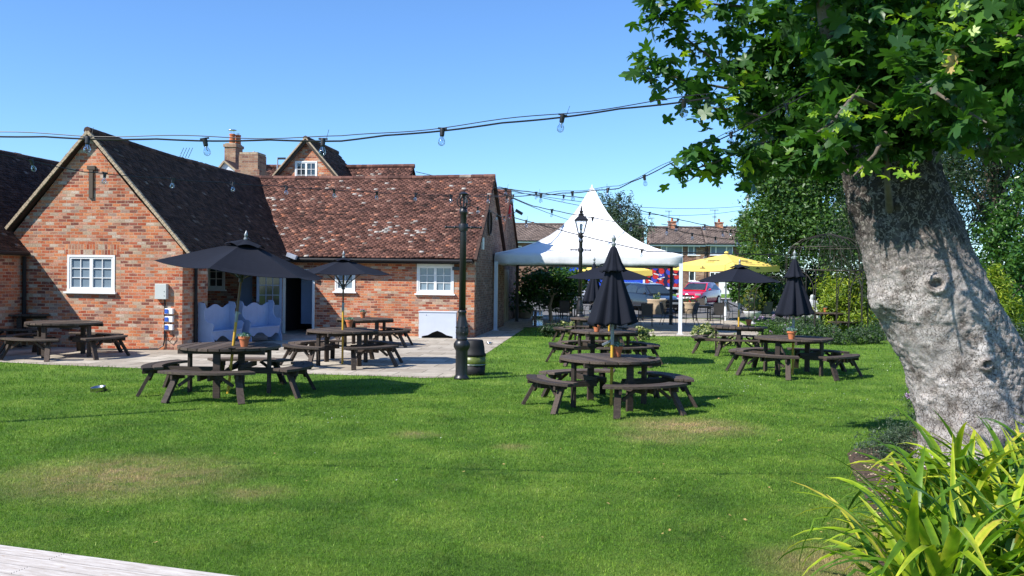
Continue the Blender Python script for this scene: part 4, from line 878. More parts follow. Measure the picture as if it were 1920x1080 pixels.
# ================================================================== PICNIC TABLES
def clip_strip(Rr, x0, x1, n=10):                      # the part of a disc between two parallel saw cuts
    y = lambda x: math.sqrt(max(0, Rr * Rr - x * x)); xs = [x0 + (x1 - x0) * k / n for k in range(n + 1)]
    return [(x, -y(x)) for x in xs] + [(x, y(x)) for x in reversed(xs)]
def picnic_table():
    t = thing('picnic_table', 'x', 'picnic table', group='round picnic tables with four curved benches')
    Rt = .80; wd = 2 * Rt / 9; mb = MB()
    for k in range(9):
        a, b = -Rt + k * wd + .007, -Rt + (k + 1) * wd - .007; mb.cur = random.random(); a = max(a, -Rt + .012); b = min(b, Rt - .012)
        pl = clip_strip(Rt, a, b); pl = [(y, x) for x, y in pl][::-1]; dz = random.uniform(-.003, .003); mb.prism([(y, x) for x, y in pl], .735 + dz, .777 + dz)
    mb.build('tabletop', 'timber', t, bevel=.003)
    mb = MB(); mb.cur = .3
    for x in (-.42, .42): mb.box((0, x, .700), (1.36, .05, .068))
    mb.box((0, 0, .698), (1.30, .09, .066)); mb.build('tabletop_batten', 'timber_leg', t)
    for k in range(4):
        a = k * PI / 2; mb = MB(); mb.cur = random.random(); c, s = math.cos(a), math.sin(a)
        mb.box((.64 * c, .64 * s, .35), (.045, .11, .70), rz=a); mb.build('leg', 'timber_leg', t, bevel=.004)
    mb = MB(); mb.cur = .4
    for k in range(4):
        a = k * PI / 2; c, s = math.cos(a), math.sin(a); r_ = Matrix.Rotation(a, 3, 'Z')
        for o in (-.075, .075): mb.box(r_ @ Vector((.75, o * (1.0 if k % 2 else .62), .375 + .004 * (k % 2))), (.98, .04, .09), rz=a)
    mb.build('crossbeam', 'timber_leg', t)
    for k in range(4):
        a0 = k * PI / 2; half = R(33.5); mb = MB(); n = 14
        for (ri, ro) in ((1.02, 1.165), (1.175, 1.33)):
            mb.cur = random.random(); h = half * (1.0 if ri > 1.1 else 1.0)
            out = [(ro * math.cos(a0 + h * (2 * i / n - 1)), ro * math.sin(a0 + h * (2 * i / n - 1))) for i in range(n + 1)]
            inn = [(ri * math.cos(a0 + h * (2 * i / n - 1)), ri * math.sin(a0 + h * (2 * i / n - 1))) for i in range(n, -1, -1)]
            dz = random.uniform(-.004, .004); mb.prism(out + inn, .425 + dz, .465 + dz)
        be = mb.build('bench', 'timber', t, bevel=.004)
        for s in (-1, 1):
            a = a0 + s * R(23); c, s2 = math.cos(a), math.sin(a); mb = MB(); mb.cur = random.random()
            mb.beam((1.38 * math.cos(a0 + s * R(24.5)), 1.38 * math.sin(a0 + s * R(24.5)), 0), (1.15 * c, 1.15 * s2, .425), .10, .05, up=(c, s2, 0)); mb.build('bench_leg', 'timber_leg', be)
            mb = MB(); mb.cur = .4; mb.beam((1.04 * math.cos(a0 + s * R(22)), 1.04 * math.sin(a0 + s * R(22)), .385), (1.31 * math.cos(a0 + s * R(22)), 1.31 * math.sin(a0 + s * R(22)), .385), .04, .07)
            mb.beam((1.2 * math.cos(a0 + s * R(20)), 1.2 * math.sin(a0 + s * R(20)), .25), (1.16 * math.cos(a0 + s * R(9)), 1.16 * math.sin(a0 + s * R(9)), .41), .04, .045); mb.build('bench_brace', 'timber_leg', be)
    return t
TB = [  # px, py of the centre on the ground, scale, turn, label
 (1142, 761, 1.00, 23, 'nearest picnic table on the grass, under the closed parasol right of the lawn centre'),
 (430, 737, 1.05, 0, 'picnic table half on the lawn under the largest tilted open parasol'),
 (1486, 701, 1.03, 45, 'picnic table with the closed parasol furthest to the right'),
 (1132, 681, 1.00, 20, 'second picnic table behind the nearest one, with an open parasol'),
 (1385, 663, .97, -15, 'picnic table on the grass beneath the small open parasol, before the yellow one'),
 (1116, 643, 1.00, 8, 'third picnic table in the row towards the tent, mostly hidden'),
 (642, 683, 1.00, 45, 'picnic table on the patio under the open parasol by the house wall'),
 (684, 648, 1.00, 40, 'picnic table on the patio against the brick wall, with a mauve flower pot'),
 (120, 668, 1.05, -12, 'half-shaded picnic table on the patio in front of the gable window'),
 (52, 648, 1.12, 12, 'deeply shaded picnic table in the far left corner of the patio'),
 (1556, 622, 1.0, 10, 'distant picnic table inside the wire gazebo on the right')]
proto = picnic_table(); TOPS = {}
for i, (px, py, s, rz, lab) in enumerate(TB):
    o = proto if i == 0 else copy_tree(proto); p = gp(px, py); o.location = p + Vector((0, 0, .006 if i in (6, 7, 8, 9) else 0)); o.scale = (s,) * 3; o.rotation_euler.z = R(rz); o['label'] = lab; TOPS[i] = (p, s)
# ================================================================== POTS
def pot_thing(seed, pm, flower=False):
    r = random.Random(seed)
    t = thing('plant_pot', 'x', 'plant pot', group='small terracotta pots on the tables')
    MB().lathe([(.052, 0), (.072, .10), (.075, .118), (.088, .120), (.090, .158), (.080, .160), (.078, .125), (.03, .122)], n=24).build('pot', 'terracotta', t, smooth=True)
    MB().lathe([(.074, .12), (.076, .142), (.02, .148)], n=14).build('soil', 'soil', t)
    n = 150; P = []; 
    for k in range(n): a = r.uniform(0, 2 * PI); q = r.uniform(0, .105) ; P.append((q * math.cos(a), q * math.sin(a), .155 + r.uniform(0, .075) * (1 - q * 4)))
    leaves('foliage', P, .018, 'oval', pm, t, flat=1.2)
    if flower: leaves('flowers', [(r.gauss(0, .05), r.gauss(0, .05), .215 + r.uniform(0, .02)) for _ in range(60)], .014, 'oval', 'flower', t)
    return t
pA = pot_thing(1, 'leaf_teal'); pB = pot_thing(2, 'leaf_teal', True)
PO = [(pA, 1, 458, 650, 'terracotta pot of pale succulents on the table under the big tilted parasol'), (None, 0, 1157, 669, 'terracotta pot with blue-green succulent on the nearest table'),
      (None, 3, 1119, 622, 'terracotta pot on the second table behind the nearest one'), (None, 6, 655, 613, 'terracotta pot on the patio table with the parasol'),
      (None, 2, 1484, 636, 'terracotta pot on the table with the right-hand closed parasol'), (None, 4, 1404, 610, 'terracotta pot on the table before the yellow parasol'),
      (None, 10, 1547, 585, 'tiny orange pot on the far table in the wire gazebo'), (pB, 7, 680, 596, 'terracotta pot of mauve flowers on the table by the brick wall')]
for k, (pp, ti, px, py, lab) in enumerate(PO):
    o = pp if pp else copy_tree(pA); c, s = TOPS[ti]; z = .779 * s + (.006 if ti in (6, 7) else 0); o.location = gp(px, py, z); o.rotation_euler.z = k * 1.3; o['label'] = lab; o.scale = (1.08,) * 3
for (ti, px, py, lab) in [(0, 1222, 672, 'small black glass ashtray on the nearest table'), (1, 435, 655, 'small dark ashtray beside the parasol pole of the big table')]:
    t = thing('ashtray', lab, 'ashtray', gp(px, py, .780 * TOPS[ti][1])); MB().lathe([(.05, 0), (.062, .022), (.055, .024), (.045, .010), (.001, .010)], n=16).build('dish', 'blackplastic', t, smooth=True)
    MB().lathe([(.0001, .010), (.04, .0115), (.0001, .012)], n=10).build('ash', 'lead', t)

# ================================================================== PARASOLS
def parasol_open(name, label, base, z0, Rc, zr, zp, tilt=(0, 0), rot=0, sides=6, group='open navy parasols', ztab=.8):
    t = thing(name, label, 'parasol', base, 0, group)
    tx, ty = tilt; T = lambda x, y, z: Vector((x + tx * z, y + ty * z, z))      # the pole leans; the canopy leans with it
    ax = Vector((tx, ty, 1)).normalized(); Q = Vector((0, 0, 1)).rotation_difference(ax).to_matrix()
    MB().tube([Vector((0, 0, 0)), ax * 1.28], .024, 12).build('lower_pole', 'poleyellow', t, smooth=True)
    MB().tube([ax * 1.28, ax * (zp - .03)], .020, 12).build('upper_pole', 'polewood', t, smooth=True)
    mb = MB(); mb.tube([ax * 1.22, ax * 1.40], .028, 10); mb.box(ax * 1.37 + Vector((.035, 0, 0)), (.05, .02, .02)); mb.build('crank', 'pewter', t)
    def corner(k, r_, z, dz=0): a = rot + 2 * PI * k / sides; return Q @ Vector((r_ * math.cos(a), r_ * math.sin(a), z + dz))
    mb = MB(); nr = 8; ns = 8; vs = []; fs = []; h = zp - zr
    for i in range(nr + 1):
        f = .05 + .95 * i / nr; zz = zp - h * (f ** 1.06)
        for k in range(sides):
            for j in range(ns):
                s = j / ns; a, b = corner(k, Rc * f, zz), corner(k + 1, Rc * f, zz); p = a.lerp(b, s)
                p -= Q @ Vector((0, 0, 1)) * (.055 * Rc * f * 4 * s * (1 - s)) * (1 if i < nr else .55)
                q = math.cos(2 * PI * (k + s) / sides * 3 + i) * .003; p.z += q; vs.append(p)
    n = sides * ns
    for i in range(nr):
        for j in range(n): fs.append((i * n + j, i * n + (j + 1) % n, (i + 1) * n + (j + 1) % n, (i + 1) * n + j))
    mb.add(vs, fs); o = mb.build('canopy', 'cloth', t); so = o.modifiers.new('s', 'SOLIDIFY'); so.thickness = .006
    mb = MB(); vs = []; fs = []
    for i in range(4):
        f = .005 + .24 * i / 3
        for k in range(sides):
            for j in range(ns):
                s = j / ns; a, b = corner(k, Rc * f, zp + .05 - h * .95 * f), corner(k + 1, Rc * f, zp + .05 - h * .95 * f); p = a.lerp(b, s); p.z += (.030 * math.sin(PI * s) - .012) * f * 4 * Rc; vs.append(p)
    for i in range(3):
        for j in range(n): fs.append((i * n + j, i * n + (j + 1) % n, (i + 1) * n + (j + 1) % n, (i + 1) * n + j))
    mb.add(vs, fs); o = mb.build('vent_cap', 'cloth', t); so = o.modifiers.new('s', 'SOLIDIFY'); so.thickness = .006
    mb = MB(); mb.lathe([(.03, 0), (.034, .03), (.018, .05), (.03, .08), (.034, .10), (.02, .13), (.012, .16), (.001, .175)], n=12); o = mb.build('finial', 'pewter', t, smooth=True); o.location = ax * (zp + .03); o.scale = (.95,) * 3; o.rotation_euler = Q.to_euler()
    for k in range(sides):
        rb_ = MB().beam(corner(k, .03, zp - .06), corner(k, Rc * .97, zr - .005), .014, .022).build('rib', 'black', t)
        MB().beam(corner(k, .03, zp - .62), corner(k, Rc * .52, (zp + zr) / 2 - .03), .012, .018).build('strut', 'black', rb_)
    MB().tube([ax * (zp - .68), ax * (zp - .56)], .04, 10).build('hub', 'black', t)
    return t
def parasol_closed(name, label, base, zp, zb, rb_, seed=0, group='closed navy parasols'):
    r = random.Random(seed); t = thing(name, label, 'parasol', base, 0, group)
    MB().tube([(0, 0, 0), (0, 0, 1.02)], .025, 12).build('lower_pole', 'poleyellow', t, smooth=True); MB().tube([(0, 0, 1.02), (0, 0, zp)], .020, 12).build('upper_pole', 'pewter', t, smooth=True)
    mb = MB(); mb.tube([(0, 0, .98), (0, 0, 1.2)], .030, 10); mb.beam((0, 0, 1.05), (-.16, -.05, .98), .03, .03); mb.build('crank', 'pewter', t)
    ph = [r.uniform(0, 6) for _ in range(4)]
    def skin(name, prof, amp, hem):
        mb = MB(); n = 96; vs = []; m = len(prof)
        for i, (rr, z) in enumerate(prof):
            f = i / (m - 1)
            for j in range(n):
                a = 2 * PI * j / n; w_ = math.cos(8 * a + ph[0] + .5 * math.sin(2 * a + ph[1])) + .45 * math.cos(13 * a + ph[2] + 1.2 * f); q = rr * (1 + amp * min(1, f * 1.6) * w_)
                zz = z + (hem * (w_ * .5 + .5 * math.cos(a + .6)) if f > .95 else (hem * .4 * w_ if f > .85 else 0)); vs.append((q * math.cos(a), q * math.sin(a), zz))
        fs = [(i * n + j, i * n + (j + 1) % n, (i + 1) * n + (j + 1) % n, (i + 1) * n + j) for i in range(m - 1) for j in range(n)]
        mb.add(vs, fs); o = mb.build(name, 'cloth', t, smooth='all'); s = o.modifiers.new('s', 'SOLIDIFY'); s.thickness = .006
    H = zp - zb; k = rb_ / .34
    skin('canopy', [(.02, zp - .05), (.05 * k, zp - .10), (.10 * k, zp - .28), (.115 * k, zp - .42), (.14 * k, zp - .52), (.20 * k, zp - .5 * H - .1), (.26 * k, zp - .74 * H), (.31 * k, zb + .14), (.335 * k, zb + .05), (.34 * k, zb)], .16, .045)
    skin('vent_cap', [(.022, zp - .005), (.05 * k, zp - .04), (.085 * k, zp - .14), (.12 * k, zp - .26), (.175 * k, zp - .37), (.205 * k, zp - .41)], .10, .02)
    MB().lathe([(.03, 0), (.04, .04), (.02, .07), (.036, .10), (.04, .13), (.02, .16), (.001, .20)], (0, 0, zp - .01), 12).build('finial', 'pewter', t, smooth=True)
    return t
b = gp(427, 738); parasol_open('parasol', 'largest navy parasol, open and tilted, over the table on the lawn edge', b, 0, 1.39, 2.11, 2.58, tilt=(.105, 0.0), rot=R(-90 - 4), ztab=.85)
b = gp(642, 683); parasol_open('parasol', 'open navy parasol over the patio table in front of the brick wall', b, 0, 1.04, 2.06, 2.38, rot=R(8))
b = gp(1141, 682); parasol_open('parasol', 'open navy parasol half hidden behind the nearest closed one', b, 0, 1.12, 2.04, 2.38, rot=R(20))
b = gp(1384, 664); parasol_open('parasol', 'open navy parasol in front of the yellow one', b, 0, 1.17, 2.0, 2.42, rot=R(6))
parasol_closed('parasol', 'nearest closed navy parasol, folded above the table on the grass', gp(1146, 761), 2.56, 1.30, .345, 1)
parasol_closed('parasol', 'closed navy parasol furthest right, beside the wire gazebo', gp(1486, 701), 2.52, 1.28, .36, 5)
parasol_closed('parasol', 'closed navy parasol seen behind the open one near the tent', gp(1112, 643), 2.5, 1.28, .30, 9)
def yellow(label, base, half, zr, zp, rot):
    t = thing('market_parasol', label, 'parasol', base, rot, 'yellow square parasols')
    MB().tube([(0, 0, .0), (0, 0, zp)], .04, 10).build('pole', 'whitepost', t); mb = MB()
    for k in range(4): a = PI / 4 + k * PI / 2; mb.beam((0, 0, .95), (.9 * math.cos(a), .9 * math.sin(a), .55), .03, .05)
    mb.build('base_frame', 'metaldark', t); MB().tube([(0, 0, .25), (0, 0, 1.0)], .07, 10).build('sleeve', 'whitepost', t)
    c4 = [(-1, -1), (1, -1), (1, 1), (-1, 1)]; vs = []; n = 6; fs = []
    for i in range(5):
        f = max(.04, i / 4); z = zp - (zp - zr) * f ** .92
        for k in range(4):
            for j in range(n): s = j / n; x = (c4[k][0] * (1 - s) + c4[(k + 1) % 4][0] * s); y = (c4[k][1] * (1 - s) + c4[(k + 1) % 4][1] * s); vs.append((x * half * f, y * half * f, z - .07 * f * math.sin(PI * s)))
    m = 4 * n; fs = [(i * m + j, i * m + (j + 1) % m, (i + 1) * m + (j + 1) % m, (i + 1) * m + j) for i in range(4) for j in range(m)]
    o = MB().add(vs, fs).build('canopy', 'yellowcloth', t); o.modifiers.new('s', 'SOLIDIFY').thickness = .008
    vs2 = [(v[0] * 1.004, v[1] * 1.004, v[2] + .01) for v in vs[-m:]] + [(v[0] * 1.012, v[1] * 1.012, v[2] - .27) for v in vs[-m:]]
    o = MB().add(vs2, [(j, (j + 1) % m, m + (j + 1) % m, m + j) for j in range(m)]).build('valance', 'yellowcloth', t); o.modifiers.new('s', 'SOLIDIFY').thickness = .008
    MB().lathe([(.12, 0), (.10, .08), (.03, .12)], (0, 0, zp), 10).build('finial', 'yellowcloth', t)
    rr = random.Random(3); mb = MB()
    # the maker's script on the two near panels and the small crest on the valances
    for k in range(4):
        a = k * PI / 2; Rm = Matrix.Rotation(a, 3, 'Z'); sl = math.atan2((zp - zr), half)
        for (row, wl, th) in ((.58, .62, .045), (.72, .50, .026)):
            x = -wl / 2
            while x < wl / 2:
                wd_ = rr.uniform(.05, .11); f = row; z = zp - (zp - zr) * f ** .92 + .03 - .04
                c = Vector((x + wd_ / 2, -half * f, z + .0)); q = Rm @ Matrix.Rotation(sl, 3, 'X')
                mb.box(Rm @ c, (wd_ * .7, th * rr.uniform(.8, 2.2), .012), rot=q @ Matrix.Rotation(rr.uniform(-.5, .5), 3, 'Z')); x += wd_
        for x in (-.12, -.04, .04, .12): mb.box(Rm @ Vector((x, -half * 1.012 - .012, zr - .17)), (.05, .008, .04), rz=a)
        mb.box(Rm @ Vector((0, -half * 1.012 - .012, zr - .11)), (.07, .008, .05), rz=a)
    mb.build('script_print', 'ink', t)
    return t
b = yp(1360, 600, 44.5); b.z = 0; yellow('big square yellow parasol with black script, open beyond the tent corner', b, 1.80, 2.74, 3.30, R(40))
b = yp(1150, 600, 46); b.z = 0; yellow('second yellow parasol, only a corner showing beneath the white tent', b, 1.5, 2.45, 2.9, R(10))
#==PART4==
# ================================================================== WHITE TENT
tw_, td_ = 6.85, 6.85
tc0 = gp(1275, 627); tl = tc0 - BU * tw_                    # front right and front left feet
tn = thing('marquee', 'white pagoda marquee with a pointed peak, on white posts over the terrace', 'tent', tl, BA)
for i, (x, y, m_) in enumerate([(0, 0, 'whitepost'), (tw_, 0, 'whitepost'), (0, td_, 'metaldark'), (tw_, td_, 'metaldark')]):  # rear posts get a dark material in place of the tent's shade
    mb = MB(); mb.box((x, y, 1.3), (.13, .13, 2.6)); mb.box((x, y, .01), (.24, .24, .02)); mb.build('post', m_, tn, bevel=.008)
ZE = 2.90; ZP = 5.68; prof = [(1, 0), (.86, .045), (.72, .10), (.58, .18), (.46, .27), (.36, .37), (.27, .49), (.19, .62), (.12, .76), (.06, .90), (.018, 1)]
vs = []; n = 14; c4 = [(-1, -1), (1, -1), (1, 1), (-1, 1)]
for (f, g) in prof:
    for k in range(4):
        for j in range(n):
            s = j / n; x = c4[k][0] * (1 - s) + c4[(k + 1) % 4][0] * s; y = c4[k][1] * (1 - s) + c4[(k + 1) % 4][1] * s
            dip = .20 * math.sin(PI * s) * math.sin(PI * min(1, f)) * .6; vs.append((tw_ / 2 * (1 + x * f * 1.01), td_ / 2 * (1 + y * f * 1.01), ZE + (ZP - ZE) * g - dip))
m = 4 * n; fs = [(i * m + j, i * m + (j + 1) % m, (i + 1) * m + (j + 1) % m, (i + 1) * m + j) for i in range(len(prof) - 1) for j in range(m)]
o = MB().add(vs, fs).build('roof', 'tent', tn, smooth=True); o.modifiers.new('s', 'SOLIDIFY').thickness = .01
vs = []
for i in range(5):
    for k in range(4):
        for j in range(n):
            s = j / n; x = c4[k][0] * (1 - s) + c4[(k + 1) % 4][0] * s; y = c4[k][1] * (1 - s) + c4[(k + 1) % 4][1] * s
            e = 1.012 + .004 * i / 4 + .004 * math.sin(7 * s * PI + i); vs.append((tw_ / 2 * (1 + x * e), td_ / 2 * (1 + y * e), ZE + .005 - .41 * i / 4 - (.015 * math.sin(PI * 4 * s) if i == 4 else 0)))
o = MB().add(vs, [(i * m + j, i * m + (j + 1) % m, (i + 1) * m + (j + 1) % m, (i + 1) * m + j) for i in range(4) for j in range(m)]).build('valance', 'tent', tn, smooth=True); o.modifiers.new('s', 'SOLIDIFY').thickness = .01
mb = MB()
for a, b in (((.1, .1), (tw_ - .1, .1)), ((tw_ - .1, .1), (tw_ - .1, td_ - .1)), ((tw_ - .1, td_ - .1), (.1, td_ - .1)), ((.1, td_ - .1), (.1, .1))): mb.beam((*a, 2.63), (*b, 2.63), .10, .12)
mb.build('eaves_rail', 'metaldark', tn)
tv = [[(tw_ / 2 * (1 + (c4[k][0] * (1 - s) + c4[(k + 1) % 4][0] * s) * f * 1.012), td_ / 2 * (1 + (c4[k][1] * (1 - s) + c4[(k + 1) % 4][1] * s) * f * 1.012), ZE + (ZP - ZE) * g - .12 * math.sin(PI * s) * math.sin(PI * min(1, f)) + .006) for (f, g) in prof] for k in range(4) for s in (0, 1 / 3, 2 / 3)]
for q in tv: MB().tube(q, .014, 5).build('seam', 'tent', tn)
MB().lathe([(.06, 0), (.03, .10), (.01, .16)], (tw_ / 2, td_ / 2, ZP), 8).build('peak_cap', 'white', tn)

# ================================================================== OTHER OBJECTS BY THE BUILDING
def settle(label, px, py, turn, w_=1.5):
    t = thing('settle', label, 'settle bench', gp(px, py, .006), turn, 'painted settle benches'); D = .52; Hh = 1.22
    out = [(0, 0), (.06, .02), (.07, .12), (0.02, .30), (.03, .42), (.10, .55)]
    side = [(0, 0), (D, 0), (D - .02, .18), (D - .10, .36), (D - .06, .52), (D - .03, .62), (D - .10, .68), (D - .22, .69), (D - .31, .78), (D - .33, .95), (D - .29, 1.10), (D - .33, 1.20), (D - .42, Hh), (0, Hh)]
    for x, nm in ((0, 'end_panel'), (w_, 'end_panel')):
        MB().plate([(a, b) for a, b in side], Matrix.Translation((x, 0, 0)) @ Matrix.Rotation(R(-90), 4, 'Z'), .03).build(nm, 'palepaint', t, bevel=.004)
    n = 24; top = [(.015 + (w_ - .03) * i / n, 1.08 + .05 * abs(math.cos(PI * 2.0 * i / n)) + .03 * math.cos(4 * PI * i / n)) for i in range(n + 1)]
    MB().plate([(.015, .38), (w_ - .015, .38)] + top[::-1], Matrix.Translation((0, -.03, 0)), .025).build('backrest', 'palepaint', t)
    mb = MB(); 
    for k in range(1, 5): x = w_ * k / 5; mb.span((x - .004, -.0455, .5), (x + .004, -.043, 1.0))
    mb.span((.02, -.0465, .90), (w_ - .02, -.043, .925)); mb.build('panel_moulding', 'palepaint', t)
    MB().span((.016, -.45, .42), (w_ - .016, -.045, .455)).build('seat', 'palepaint', t)
    ap = [(.016 + (w_ - .032) * i / n, .22 - .09 * math.cos(2 * PI * i / n * 1.5) * (1 if 2 < i < n - 2 else 0) - (.1 if i in (0, n) else 0)) for i in range(n + 1)]
    MB().plate([(w_ - .016, .419), (.016, .419)] + ap, Matrix.Translation((0, -.42, 0)), .022).build('apron', 'palepaint', t)
settle('pale blue settle bench by the brick return wall, the left one of the pair', 371, 652, R(76))
settle('pale blue settle bench nearest the open door, the right one of the pair', 444, 643, R(70))
cL, cR = gp(785, 634), gp(856, 635); cw = .98 * (cR - cL).length
t = thing('wall_cabinet', 'pale grey painted cabinet with a cut-out foot, standing against the brick wall', 'cabinet', cL + Vector((0, .0, .006)), math.atan2(cR.y - cL.y, cR.x - cL.x)); hC = .84
MB().plate([(0, 0), (.10, 0), (.10, .06), (cw * .25, .10), (cw * .38, .19), (cw * .5, .24), (cw * .62, .19), (cw * .75, .10), (cw - .10, .06), (cw - .10, 0), (cw, 0), (cw, hC), (0, hC)], Matrix.Translation((0, .012, 0)), .024).build('front_panel', 'cabinet', t, bevel=.003)
for x in (.0125, cw - .0125): MB().plate([(-.03, 0), (-.12, 0), (-.12, .05), (-.25, .22), (-.38, .05), (-.38, 0), (-.45, 0), (-.45, hC), (-.03, hC)], Matrix.Translation((x, 0, 0)) @ Matrix.Rotation(R(-90), 4, 'Z'), .025).build('side_panel', 'cabinet', t)
MB().span((-.02, -.02, hC + .001), (cw + .02, .47, hC + .03)).build('top', 'cabinet', t, bevel=.004); MB().span((.02, .43, .1), (cw - .02, .45, hC)).build('back_panel', 'cabinet', t); MB().span((.04, .25, .003), (cw - .04, .27, .5)).build('shade_board', 'blackplastic', t)  # black board added inside, standing for the shade behind the cut-out
o = MB().ball((cw * .2, -.006, hC - .09), .012, 6).build('knob', 'black', t)
kp = gp(887, 705)
t = thing('keg_planter', 'black and green banded cask standing just behind the bare lamp post', 'cask', kp + Vector((.0, .25, .0)), 0, None, .93)
MB().lathe([(.0, 0.0), (.235, 0), (.25, .04), (.262, .22)], n=28).build('base_band', 'blackplastic', t, smooth='all'); MB().lathe([(.262, .221), (.266, .30), (.262, .42)], n=28).build('label_band', 'label', t, smooth='all')
MB().lathe([(.27, .421), (.272, .47), (.245, .50), (.235, .62), (.205, .76), (.19, .78), (.0, .78)], n=28).build('upper_shell', 'blackplastic', t, smooth='all')
MB().tube([(.268 * math.cos(a * .4), .268 * math.sin(a * .4), .235) for a in range(16)], .012, 6).build('hoop', 'steel', t)
t = thing('keg_planter', 'shiny steel keg planter with a dark shrub, at the end of the side path', 'planter', gp(1008, 612)); s_ = 1
MB().lathe([(.0, 0), (.22, 0), (.24, .03), (.22, .07), (.235, .25), (.22, .40), (.24, .43), (.225, .47), (.20, .62), (.18, .66), (.16, .66), (.0, .60)], n=26).build('keg', 'steel', t, smooth='all')
P, D = blobpts([((0, 0, .95), (.42, .42, .36))], 200, .06, 14, .3); leaves('foliage', P, .045, 'long', 'leaf_dark', t, 1, var=rng.uniform(0, .6, len(P)))
t = thing('dog_bowl', 'round stainless steel bowl lying on the grass at the left', 'bowl', gp(185, 734)); t.rotation_euler = (R(6), R(-5), 0)
MB().lathe([(.0001, .006), (.10, .004), (.145, .02), (.125, .085), (.132, .088), (.118, .083), (.10, .02), (.0001, .016)], n=28).build('bowl', 'steel', t, smooth='all')
t.scale = (.95,) * 3; MB().lathe([(.146, .008), (.15, .014), (.146, .020)], n=28).build('rubber_ring', 'blackplastic', t, smooth=True)
t = thing('ashtray_tin', 'tiny metal tin on the paving right of the lamp post', 'tin', gp(917, 647)); MB().lathe([(.0001, 0), (.07, 0), (.075, .085), (.07, .088), (.066, .01), (.0001, .01)], n=18).build('tin', 'steel', t, smooth='all'); MB().tube([(.074, 0, .06), (.12, 0, .07)], .012, 6).build('handle', 'blackplastic', t)

# ================================================================== TERRACE FURNITURE
def chair(fm='metaldark', sm='sling'):
    t = thing('garden_chair', 'x', 'garden chair', group='metal chairs on the terrace')
    for s in (-1, 1):
        MB().tube([(s * .25, -.24, 0), (s * .25, -.22, .42), (s * .26, -.20, .60), (s * .27, -.10, .655), (s * .26, .16, .64), (s * .24, .24, .62)], .013, 8).build('front_leg', fm, t, smooth=True)
        MB().tube([(s * .23, .34, 0), (s * .24, .22, .40), (s * .24, .26, .66), (s * .23, .36, .93)], .013, 8).build('rear_leg', fm, t, smooth=True)
    for a_, b_, r_ in (((-.25, -.23, .30), (.25, -.23, .30), .010), ((-.24, .27, .30), (.24, .27, .30), .010), ((-.23, .36, .93), (.23, .36, .93), .013), ((-.24, .22, .42), (.24, .22, .42), .012), ((-.25, -.22, .42), (.25, -.22, .42), .012)): MB().tube([a_, b_], r_, 6).build('rail', fm, t)
    MB().add([(-.235, -.24, .425), (.235, -.24, .425), (.225, .22, .40), (-.225, .22, .40), (-.235, -.24, .437), (.235, -.24, .437), (.225, .22, .412), (-.225, .22, .412)], [(3, 2, 1, 0), (4, 5, 6, 7), (0, 1, 5, 4), (1, 2, 6, 5), (2, 3, 7, 6), (3, 0, 4, 7)]).build('seat', sm, t)
    MB().add([(-.22, .235, .44), (.22, .235, .44), (.215, .35, .915), (-.215, .35, .915), (-.22, .25, .44), (.22, .25, .44), (.215, .365, .915), (-.215, .365, .915)], [(3, 2, 1, 0), (4, 5, 6, 7), (0, 1, 5, 4), (1, 2, 6, 5), (2, 3, 7, 6), (3, 0, 4, 7)]).build('backrest', sm, t)
    return t
ch = chair(); chg = chair('metalgrey', 'metalgrey')
CH = [(ch, 1211, 612, 178, 'sling chair with its back to the lawn, left of the tent front post'), (0, 1254, 609, 95, 'sling chair seen side on, just left of the tent front post'),
      (0, 1292, 609, -80, 'sling chair seen side on, just right of the tent front post'), (0, 1343, 608, 184, 'sling chair with its back to the lawn, by the yellow parasol pole'),
      (0, 1318, 592, 10, 'sling chair facing the lawn behind the tall dark table'), (chg, 1371, 600, 110, 'pale grey metal chair under the yellow parasol'),
      (1, 1398, 598, 80, 'pale grey metal chair beside the box ball urn'), (0, 1055, 604, 190, 'dark chair in the shade of the tent, beside the lantern post'),
      (0, 1022, 600, 90, 'dark chair in deep shade behind the keg planter'), (0, 1100, 600, -70, 'dark chair between the lantern post and the closed parasols'),
      (0, 1170, 600, -30, 'dark chair behind the nearest closed parasol'), (0, 1432, 604, 200, 'dark chair beyond the pink flowers on the right')]
for i, (pr, px, py, rz, lab) in enumerate(CH):
    o = pr if pr not in (0, 1) else copy_tree(chg if pr == 1 else ch); o.location = gp(px, py, .012); o.rotation_euler.z = R(rz); o['label'] = lab; o.scale = (1.05,) * 3
def ttable(w_=.8):
    t = thing('terrace_table', 'x', 'table', group='dark square terrace tables'); h = w_ / 2
    MB().span((-h, -h, .70), (h, h, .73)).build('tabletop', 'metaldark', t, bevel=.004); MB().span((-h + .04, -h + .04, .64), (h - .04, h - .04, .699)).build('apron', 'metaldark', t)
    for sx in (-1, 1):
        for sy in (-1, 1): MB().box((sx * (h - .05), sy * (h - .05), .32), (.05, .05, .64)).build('leg', 'metaldark', t)
    return t
tt = ttable()
for i, (px, py, rz, lab) in enumerate([(1188, 601, 8, 'square dark table left of the tent front post'), (1316, 601, 0, 'square dark table right of the tent front post'), (1066, 597, 5, 'square dark table in the shade near the lantern post'), (1136, 594, 20, 'square dark table behind the nearest closed parasol')]):
    o = tt if i == 0 else copy_tree(tt); o.location = gp(px, py, .012); o.rotation_euler.z = R(rz); o['label'] = lab
